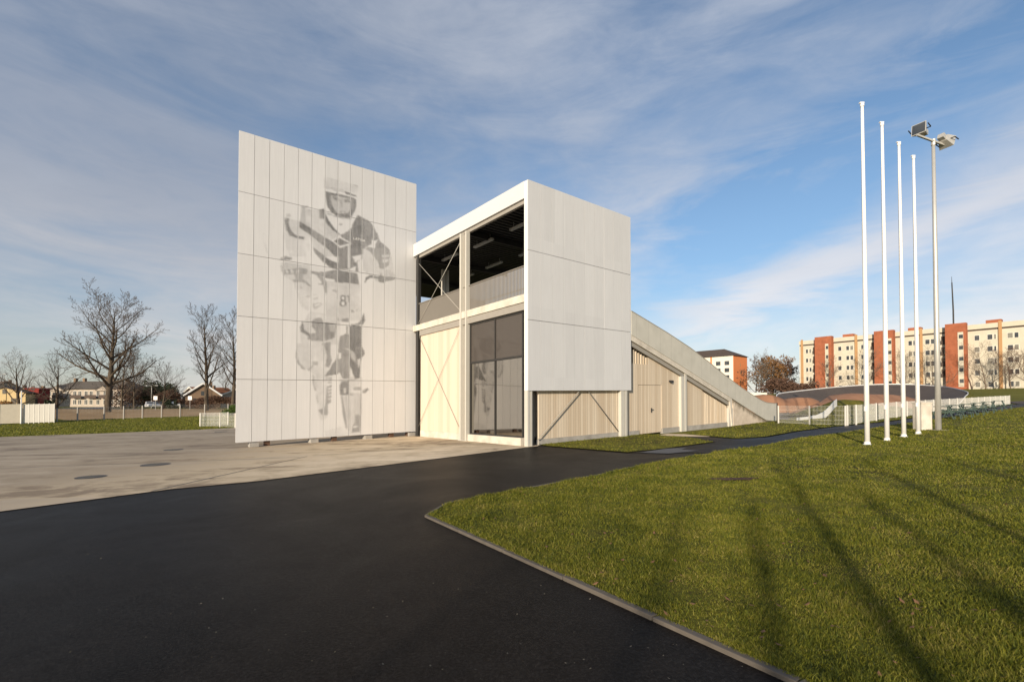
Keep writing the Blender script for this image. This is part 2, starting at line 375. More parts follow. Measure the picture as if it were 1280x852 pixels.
# construction joint in the yard
mb = MB()
for a, b in [((-7.0,9.2),(-6.45,14.9)),((-20,12.6),(-6.6,14.7)),((-6.3,15.0),(.2,18.9))]:
    a = Vector((a[0],a[1],gz(*a)+.003)); b = Vector((b[0],b[1],gz(*b)+.003)); d = (b-a).normalized(); s = Vector((-d.y,d.x,0))*.022
    mb.add([a-s,b-s,b+s,a+s],[(0,1,2,3)])
structure(mb.build('paving_joint', M['dark']))
# grass blades --------------------------------------------------------
def pip(poly, x, y):
    r = np.zeros(len(x), bool); n_ = len(poly)
    for i in range(n_):
        x0, y0 = poly[i]; x1, y1 = poly[(i+1) % n_]
        c = ((y0 > y) != (y1 > y)) & (x < (x1-x0)*(y-y0)/(y1-y0+1e-12)+x0)
        r ^= c
    return r
def blades(name, polys, n_, rmin, rmax, a0, a1, hs=1., zo=.012, wmax=7, pts=None):
    r = np.exp(np.random.uniform(math.log(rmin), math.log(rmax), n_)) if rmin < 4 else np.random.uniform(rmin, rmax, n_)
    an = np.random.uniform(math.radians(a0), math.radians(a1), n_)
    x = r*np.sin(an); y = r*np.cos(an); ok = np.zeros(n_, bool)
    for p in polys: ok |= pip(p, x, y)
    x, y, r = x[ok], y[ok], r[ok]; n_ = len(x)
    if pts is not None: x, y = pts; r = np.hypot(x, y); n_ = len(x)
    # clumps: uneven height
    cl = .5+.5*np.sin(x*5.1+1.7*np.sin(y*3.3))*np.sin(y*4.7+1.3*np.sin(x*2.9))
    cl2 = .5+.5*np.sin(x*1.3+2*np.sin(y*.9))*np.sin(y*1.1+1.5*np.sin(x*.7))
    h = (.010+.024*np.random.rand(n_)**1.7)*(.5+.7*cl+.35*cl2)*hs*np.clip(.85+r*.03, .9, 1.6)
    keep = np.random.rand(n_) < (.12+.6*cl2+.5*cl) if pts is None else np.ones(n_, bool)
    x, y, r, h = x[keep], y[keep], r[keep], h[keep]; n_ = len(x)
    w = (.0009+.0010*np.random.rand(n_))*np.clip(r/3.0, 1, wmax)
    th = np.random.uniform(0, 2*PI, n_); lean = h*np.random.uniform(.2, 1.3, n_); la = np.random.uniform(0, 2*PI, n_)
    z = np.array([gz(a, b) for a, b in zip(x, y)])+zo
    v = np.zeros((n_, 5, 3)); dx = np.cos(th)*w; dy = np.sin(th)*w; lx = np.cos(la)*lean; ly = np.sin(la)*lean
    v[:,0] = np.stack([x-dx, y-dy, z], 1); v[:,1] = np.stack([x+dx, y+dy, z], 1)
    v[:,2] = np.stack([x+dx*.8+lx*.35, y+dy*.8+ly*.35, z+h*.62], 1); v[:,3] = np.stack([x-dx*.8+lx*.35, y-dy*.8+ly*.35, z+h*.62], 1)
    v[:,4] = np.stack([x+lx, y+ly, z+h], 1)
    me = bpy.data.meshes.new(name); me.vertices.add(n_*5); me.vertices.foreach_set('co', v.reshape(-1).astype(np.float32))
    base = (np.arange(n_)*5)[:,None]
    loops = np.concatenate([base+np.array([[0,1,2,3]]), base+np.array([[3,2,4]])], 1).reshape(-1)
    me.loops.add(n_*7); me.loops.foreach_set('vertex_index', loops.astype(np.int32))
    st = np.stack([np.arange(n_)*7, np.arange(n_)*7+4], 1).reshape(-1)
    me.polygons.add(n_*2); me.polygons.foreach_set('loop_start', st.astype(np.int32))
    me.update(calc_edges=True); me.validate(); me.materials.append(M['blade'])
    o = bpy.data.objects.new(name, me); C.objects.link(o); o['kind'] = 'stuff'
    tag(o, 'short rough grass blades growing on the green lawn', 'grass')
    return o
shr = [Vector(p) for p in LAWN]
blades('grass', [LAWN], 1150000, 2.6, 27, -14, 66)
blades('grass', [TRI, UP], 110000, 14, 40, 0, 46, 1.1)
blades('grass', [LAWN], 110000, 26, 62, 34, 62, .9, wmax=14)
blades('grass', [FIELD], 170000, 30, 76, -62, -28, 1.6, -.012, wmax=14)
stripk = [tuple(p) for p in offset_line(KERB, -.028)]+[tuple(p) for p in reversed(offset_line(KERB, -.13))]
blades('grass', [stripk], 900000, 2.6, 20, -14, 60, 1.7)
# taller tufts and weeds
tc_ = [(math.exp(random.uniform(math.log(3), math.log(18))), math.radians(random.uniform(-8, 60))) for _ in range(520)]
tx = np.concatenate([r_*math.sin(a)+np.random.normal(0, .035+.02*random.random(), 46) for r_, a in tc_]); ty = np.concatenate([r_*math.cos(a)+np.random.normal(0, .045, 46) for r_, a in tc_])
okk = pip(LAWN, tx, ty); blades('grass', [], 10, 3, 10, 0, 10, 1.9, pts=(tx[okk], ty[okk]))
# litter: dead leaves on lawn and yard edge, grit on the asphalt
def litter(name, label, cat, n_, size, r0, r1, a0, a1, mat, poly=None, z0=.02):
    mb = MB(); R = random.Random(n_)
    while n_ > 0:
        r = math.exp(R.uniform(math.log(r0), math.log(r1))); a = math.radians(R.uniform(a0, a1)); x, y = r*math.sin(a), r*math.cos(a)
        if poly is not None and not pip(poly, np.array([x]), np.array([y]))[0]: continue
        n_ -= 1; s = size*R.uniform(.4, 1.3); t = R.uniform(0, 6.28); c = Vector((x, y, gz(x, y)+z0)); u = Vector((math.cos(t), math.sin(t), R.uniform(-.3,.4)))*s; w = Vector((-math.sin(t), math.cos(t), R.uniform(-.3,.4)))*s*.6
        mb.add([c-u, c+w, c+u+Vector((0,0,s*.3)), c-w], [(0,1,2,3)])
    o = mb.build(name, mat); o['kind'] = 'stuff'; tag(o, label, cat)
litter('fallen_leaves', 'scattered brown fallen leaves lying in the lawn', 'leaves', 420, .022, 3, 18, -5, 60, M['deadleaf'], LAWN, .035)
litter('grit', 'scattered pale grit and leaf bits on the dark asphalt', 'grit', 240, .008, 2.4, 13, -56, 30, M['grit'], [(-12,0),(2.0,1.5),(1.3,3),(-1.4,6.6),(-1.3,7.5),(0,9),(-2,12),(-6.4,8.6),(-9,6.3)], .0)
# ------------------------------------------------------------------ start building
bld = thing('start_building', 'white two storey start building with pale timber walls, open upper deck and long ramp', 'building', B(0,0,0))
# cladding box front: 10 x 3 sheets on a white backing frame
mb = MB()
zr = [1.95, 4.44, 6.90, 9.39]; nt = 10; W = 5.86/nt
for j in range(3):
    for i in range(nt): mb.box(i*W+(.003 if i else 0), (i+1)*W-(.003 if i < nt-1 else 0), random.uniform(0,.006), .05, zr[j]+(.009 if j else 0), zr[j+1]-(.009 if j < 2 else 0), B)
clad = mb.build('cladding', M['clad'], bld)
mb = MB(); mb.box(0.002, 5.858, .052, .21, 1.952, 9.388, B); mb.build('cladding_frame', M['white'], clad)
# fascia and roof
mb = MB(); mb.box(.02, .16, .222, 8.62, 8.81, 9.42, B); mb.build('fascia', M['clad'], bld)
mb = MB(); mb.box(.165, 5.84, .222, 16.6, 8.98, 9.36, B); roof = mb.build('roof', M['darkbrown'], bld)
mb = MB()
for k in range(66):
    s = .4+k*.245; mb.box(.17, 5.8, s, s+.13, 8.86, 8.978, B)
mb.build('ceiling_rib', M['darkbrown'], roof)
mb = MB(); mb.box(.10, .22, .22, 8.5, 8.66, 8.80, B); mb.box(.17, .2, .22, 8.5, 8.805, 8.97, B); mb.build('edge_beam', M['beam'], bld)
mb = MB()
for s in (4.1, 8.3, 12.4): mb.box(.24, 5.7, s-.07, s+.07, 8.62, 8.85, B)
mb.build('cross_beam', M['darkbrown'], bld)
# ceiling lights, off
for s0, s1, t in ((3.82,5.21,1.32),(1.25,2.55,1.28),(6.4,7.75,1.18),(6.24,7.58,3.72),(3.7,4.97,3.8),(1.2,2.5,3.8),(8.9,10.2,3.8),(.24,.6,.42)):
    mb = MB(); mb.box(t-.07, t+.07, s0, s1, 8.58, 8.66, B); mb.bar(B(t,s0+.2,8.65), B(t,s0+.2,8.9), .02); mb.bar(B(t,s1-.2,8.65), B(t,s1-.2,8.9), .02)
    mb.build('ceiling_light', M['lamp'], roof)
# floor slab edge and steel beam
mb = MB(); mb.box(0, .25, .215, 8.6, 5.1, 5.38, B); mb.build('slab_edge', M['cast'], bld)
mb = MB(); mb.box(.255, 5.82, .215, 16.4, 5.1, 5.36, B); mb.build('deck', M['plinth'], bld)
mb = MB(); mb.box(.05, .2, .23, 8.0, 4.83, 5.095, B); mb.box(.035, .05, .23, 8.0, 4.83, 4.86, B); mb.build('floor_beam', M['beam'], bld)
# posts
for s0, s1 in ((3.82,4.36),):
    mb = MB(); mb.box(-.04, .14, s0+.02, s0+.10, .0, 8.7, B); mb.box(-.04, .14, s1-.12, s1-.02, 0, 8.7, B)
    mb.box(-.06, .2, s0-.05, s1+.05, 0, .025, B)
    po = mb.build('post', M['postwhite'], bld)
    mb = MB(); mb.box(.10, .13, s0+.10, s1-.12, .025, 8.7, B); mb.build('shaded_web', M['beam'], po)  # darker paint on the web holds the shade between the flanges
mb = MB(); mb.box(.0, .10, .03, .21, 0, 1.945, B); mb.box(.145, .215, .03, .21, 0, 1.945, B); mb.box(.10, .145, .06, .21, 0, 1.94, B); mb.build('post', M['postwhite'], bld)
mb = MB(); mb.box(5.2, 5.42, .03, .19, 0, 1.945, B); mb.box(5.47, 5.62, .03, .19, 0, 1.945, B); mb.box(5.42, 5.47, .1, .19, 0, 1.945, B); mb.build('post', M['postwhite'], bld)
mb = MB(); mb.box(2.1, 2.26, 9.3, 9.46, 5.36, 8.7, B); mb.box(2.34, 2.5, 9.3, 9.46, 5.36, 8.7, B); mb.build('post', M['postwhite'], bld)
mb = MB(); mb.box(5.5, 5.7, 15.2, 15.4, 5.36, 8.85, B); mb.build('post', M['dark'], bld)
mb = MB(); mb.box(.05, .2, 8.15, 8.35, 0, 8.8, B); mb.build('post', M['dark'], bld)
mb = MB(); mb.box(2.95, 5.6, 10.3, 10.4, 5.36, 7.6, B); mb.build('rear_panel', M['slat'], bld)
# ground floor walls
mb = MB(); mb.box(.1, .2, 4.38, 7.93, .29, 4.83, B); mb.build('timber_wall', M['woodv'], bld)
mb = MB(); mb.box(.08, .25, 4.36, 7.95, -.1, .288, B); mb.build('plinth', M['cast'], bld)
mb = MB(); mb.box(.2, 5.6, 7.93, 8.05, 0, 5.09, B); mb.box(.55, .65, 8.05, 16.4, 0, 5.09, B); mb.box(.65, 5.6, 16.3, 16.4, 0, 5.09, B); mb.build('rear_wall', M['woodu'], bld)
mb = MB(); mb.box(.68, 5.19, .2, .3, .2, 5.08, B); mb.box(5.55, 5.78, .225, .32, -.05, 5.08, B); mb.build('timber_wall', M['woodu'], bld)
mb = MB(); mb.box(.66, 5.2, .17, .32, -.1, .198, B); mb.build('plinth', M['plinth'], bld)
mb = MB(); mb.box(.22, .66, .42, .5, 0, 5.05, B); mb.build('return_wall', M['slat'], bld)
# glazed bay
mb = MB()
for s0, s1, z0, z1 in ((3.75,3.81,.28,4.82),(.43,.48,.28,4.82),(2.07,2.12,.28,4.82)): mb.box(.12, .2, s0, s1, z0, z1, B)
mb.box(.122, .198, .48, 3.74, .28, .33, B); mb.box(.122, .198, .48, 3.74, 4.76, 4.82, B); mb.box(.122, .198, .48, 3.74, 3.16, 3.24, B)
gf = mb.build('window_frame', M['dark'], bld)
mb = MB()
for s0, s1 in ((.48,2.07),(2.12,3.75)): mb.box(.155, .163, s0, s1, 3.24, 4.76, B)
mb.build('upper_pane', M['tint'], gf)
mb = MB()
for s0, s1 in ((.48,2.07),(2.12,3.75)): mb.add([B(.16,s0,.33),B(.16,s1,.33),B(.16,s1,3.16),B(.16,s0,3.16)],[(0,1,2,3)])
mb.build('lower_pane', M['glass'], gf)
mb = MB()
for s0, s1 in ((.50,2.02),(2.16,3.68)):
    mb.box(.21, .27, s0, s1, 3.03, 3.13, B); mb.box(.21, .27, s1-.12, s1, .3, 3.03, B)
mb.build('inner_frame', M['postwhite'], gf)
mb = MB(); mb.box(.02, .3, .43, 3.81, -.1, .278, B); mb.build('threshold', M['cast'], bld)
room = MB(); room.box(.3, 5.5, .55, 7.9, .2, .27, B); room.build('room_floor', M['plinth'], bld)
room = MB(); room.box(5.3, 5.42, .55, 7.9, .27, 5.05, B); room.box(.5, 5.3, 4.2, 4.3, .27, 5.05, B); room.box(.66, 5.3, .5, .55, .27, 5.05, B); room.build('room_wall', M['roomwall'], bld)
room = MB(); room.box(1.0, 1.25, .70, .95, .27, 2.5, B); room.build('bright_upright', M['yellowwall'], bld)  # yellow upright added for the bright strip seen behind the glass
room = MB(); room.box(1.1, 1.6, 2.5, 3.3, .27, 1.7, B); room.box(1.1, 1.62, 2.5, 3.3, 1.72, 1.76, B); room.build('cupboard', M['slat'], bld)
# cross bracing rods
def rod(p, q, r=.014, name='brace', mat='postwhite'):
    mb = MB(); mb.tube([p, q], r, 6); return mb.build(name, M[mat], bld, True)
rod(B(.03,8.02,.5), B(.03,4.4,4.75), .010, mat='beam'); rod(B(.05,8.02,4.8), B(.05,4.4,.42), .010, mat='beam')
rod(B(.04,8.1,5.45), B(.04,4.4,8.4), .010); rod(B(.06,8.1,8.35), B(.06,4.4,5.45), .010)
rod(B(.55,.1,.2), B(5.2,.1,3.9), .02, mat='beam'); rod(B(5.1,.12,.25), B(.6,.12,4.3), .02, mat='beam')
# slatted balustrade
for s, e_ in ((.3, 3.78), (4.42, 8.1)):
    mb = MB()
    while s < e_:
        mb.box(.1, .125, s, s+.042, 5.40, 6.40, B); s += .082
    rl = mb.build('balustrade', M['slat'], bld)
mb = MB(); mb.box(.07, .15, .25, 8.15, 6.40, 6.43, B); mb.box(.13, .15, .25, 8.15, 5.6, 5.64, B); mb.build('handrail', M['slat'], rl)
mb = MB()
for k in range(60): mb.box(.3+k*.09, .34+k*.09, 16.2, 16.23, 5.36, 6.4, B)
mb.box(.3, 5.7, 16.19, 16.24, 6.4, 6.44, B); mb.build('balustrade', M['slat'], bld)
# ------------------------------------------------------------------ ramp
top = [(5.9,5.34),(8.57,4.62),(10.58,4.02),(12.4,3.37),(13.95,2.77),(15.8,2.12),(17.32,1.64),(18.48,1.31),(19.18,1.17),(20.36,1.09),(20.62,1.09)]
low = [(5.9,4.33),(9.92,3.08),(14.72,1.52),(17.0,.78),(18.4,.34),(19.16,.11),(20.62,.0)]
def lin(tab, t):
    for (a, za), (b, zb) in zip(tab, tab[1:]):
        if t <= b: return za+(zb-za)*(t-a)/(b-a)
    return tab[-1][1]
ts = list(np.linspace(5.9, 20.62, 60))
def strip(mb, f0, f1, s0, s1, tt):
    for a, b in zip(tt, tt[1:]):
        mb.hexa([B(a,s0,f0(a)),B(b,s0,f0(b)),B(b,s1,f0(b)),B(a,s1,f0(a)),B(a,s0,f1(a)),B(b,s0,f1(b)),B(b,s1,f1(b)),B(a,s1,f1(a))])
bandz = lambda t: lin(low, t)
mb = MB(); strip(mb, lambda t: bandz(t)-.24 if t < 14.8 else -.1, lambda t: bandz(t)-.002, .02, .2, [t for t in ts if t < 15.1]); ramp = mb.build('ramp_slab', M['cast'], bld)
mb = MB(); strip(mb, lambda t: bandz(t)-.22, lambda t: bandz(t)-.01, .202, 7.9, ts); mb.build('ramp_deck', M['track'], ramp)
n = NT('parapet_mesh'); p = n.pos(); a = n.dot(p, (U.x,U.y,0)); fr = n.math('FRACT', n.math('DIVIDE', a, .9)); sl = n.math('FRACT', n.math('DIVIDE', a, .06))
c = n.ramp(n.noise(p, 2, 4), [(.3, (.50,.485,.43)), (.7, (.58,.56,.50))]); c = n.mix(n.math('MULTIPLY', n.math('LESS_THAN', fr, .03), .35), c, (.20,.19,.165)); c = n.mix(n.math('MULTIPLY', n.math('LESS_THAN', sl, .4), .4), c, (.3,.29,.25))
M['parapet'] = n.out(c, .6, 0, .3)
for s in (.0, 7.86):
    mb = MB(); strip(mb, lambda t: bandz(t)+.0, lambda t: lin(top, t), s, s+.04, ts); pp = mb.build('ramp_parapet', M['parapet'], ramp)
    mb = MB(); strip(mb, lambda t: lin(top, t), lambda t: lin(top, t)+.03, s-.015, s+.055, ts); mb.build('parapet_rail', M['beam'], pp)
    mb = MB(); mb.box(20.63, 20.75, s-.02, s+.06, -.1, 1.12, B); mb.build('end_post', M['dark'], pp)
bb = [(5.8,3.93),(6.12,3.83),(9.76,2.70),(14.72,1.08),(15.2,.92)]
mb = MB(); strip(mb, lambda t: lin(bb, t), lambda t: bandz(t)-.25, .09, .19, list(np.linspace(5.9, 14.75, 24))); mb.build('ramp_beam', M['beam'], ramp)
# walls under the ramp
def wallpoly(mb, t0, t1, z0, s0, s1, n_=8, cut=.012):
    tt = list(np.linspace(t0, t1, n_)); strip(mb, lambda t: z0, lambda t: lin(bb, t)-cut, s0, s1, tt)
mb = MB(); wallpoly(mb, 7.35, 8.42, 2.2, .2, .28); wallpoly(mb, 8.42, 9.9, .19, .2, .28); mb.box(5.8, 7.35, .2, .28, 2.2, 3.12, B); mb.box(5.8, 6.62, .2, .28, .19, 2.2, B)
mb.build('timber_wall', M['woodu'], bld)
mb = MB()
for k in range(8):
    t = 5.9+k*.19; mb.box(t, t+.075, .21, .27, 3.12, lin(bb, t+.1)-.02, B)
mb.build('vent_slat', M['woodu'], bld)
mb = MB(); mb.box(5.8, 7.35, .33, .36, 3.1, 3.95, B); mb.build('vent_backing', M['dark'], bld)
mb = MB(); mb.box(6.63, 7.515, .215, .26, .02, 2.185, B); mb.box(7.525, 8.41, .215, .26, .02, 2.185, B); dr = mb.build('door', M['woodu'], bld)
mb = MB(); mb.box(7.58, 7.61, .17, .215, .95, 1.15, B); mb.box(7.55, 7.72, .15, .175, 1.06, 1.085, B); mb.build('handle', M['dark'], dr)
mb = MB(); mb.box(9.02, 9.32, .13, .2, 2.34, 2.42, B); mb.box(9.1, 9.24, .1, .2, 2.30, 2.34, B); mb.build('wall_lamp', M['dark'], bld)
for a_, b_ in ((5.8,6.62),(8.43,9.84),(10.36,14.62)):
    mb = MB(); mb.box(a_, b_, .16, .3, -.1, .188, B); mb.build('plinth', M['plinth'], bld)
mb = MB(); mb.box(9.86, 10.12, .06, .2, -.05, lin(bb,10)+.0, B); mb.box(10.2, 10.35, .06, .2, -.05, lin(low,10.1)-.24, B); mb.box(10.12, 10.2, .14, .2, -.05, 2.6, B); mb.build('post', M['postwhite'], bld)
mb = MB(); wallpoly(mb, 10.36, 12.1, .19, .2, .28); mb.build('timber_wall', M['woodu'], bld)
mb = MB(); t = 12.15
while t < 14.6:
    mb.box(t, t+.085, .21, .25, .19, lin(bb, t+.08)-.02, B); t += .15
for z in (.62, 1.2): mb.box(12.1, min(14.6, 15.1-(z*1.2)), .255, .285, z, z+.05, B)
mb.build('timber_lattice', M['woodu'], bld)
mb = MB(); wallpoly(mb, 12.1, 14.6, .19, .6, .65); mb.build('inner_wall', M['brownwall'], bld)
mb = MB(); mb.box(14.64, 15.1, .08, .24, -.05, lin(bb,15.1)-.0, B); mb.build('post', M['postwhite'], bld)
mb = MB(); strip(mb, lambda t: -.15, lambda t: max(.02, bandz(t)-.004), .06, .5, list(np.linspace(15.1, 20.6, 60))); mb.build('abutment', M['stain'], bld)
# ------------------------------------------------------------------ screen wall with the rider
scr = thing('screen_wall', 'tall white perforated panel screen carrying a grey image of a BMX rider', 'screen wall', B(-3.7, 8.7, 0))
TS = 8.65; zr = [.20,2.68,5.16,7.63,10.08,12.5]; nt = 14; W = 7.75/nt; T0 = -7.55
mb = MB()
for j in range(5):
    for i in range(nt):
        e = random.uniform(0, .005); mb.box(T0+i*W+.006+random.uniform(-.001,.002), T0+(i+1)*W-.006, TS+e, TS+.045, zr[j]+.008, zr[j+1]-.008, B)
pan = mb.build('panels', M['clad'], scr)
mb = MB(); mb.box(T0+.05, .15, TS+.06, TS+.10, .25, 12.44, B); mb.build('backing', M['slat'], pan)
mb = MB()
for t in (-6.4, -3.7, -1.0, -.1):
    mb.box(t-.1, t+.1, TS+.12, TS+.32, 0, 12.3, B)
for z in (.3, 2.7, 5.2, 7.6, 10.0, 12.2): mb.box(-6.9, .0, TS+.1, TS+.2, z, z+.12, B)
mb.bar(B(-6.4,TS+.25,.3), B(-3.7,TS+.25,5.2), .08); mb.bar(B(-3.7,TS+.25,.3), B(-1,TS+.25,5.2), .08)
mb.build('frame', M['rust'], scr)
for t in (-6.9, -4.6, -2.2, .0):
    mb = MB(); mb.box(t-.16, t+.16, TS-.05, TS+.3, -.05, .16, B); mb.build('foot', M['plinth'], scr)
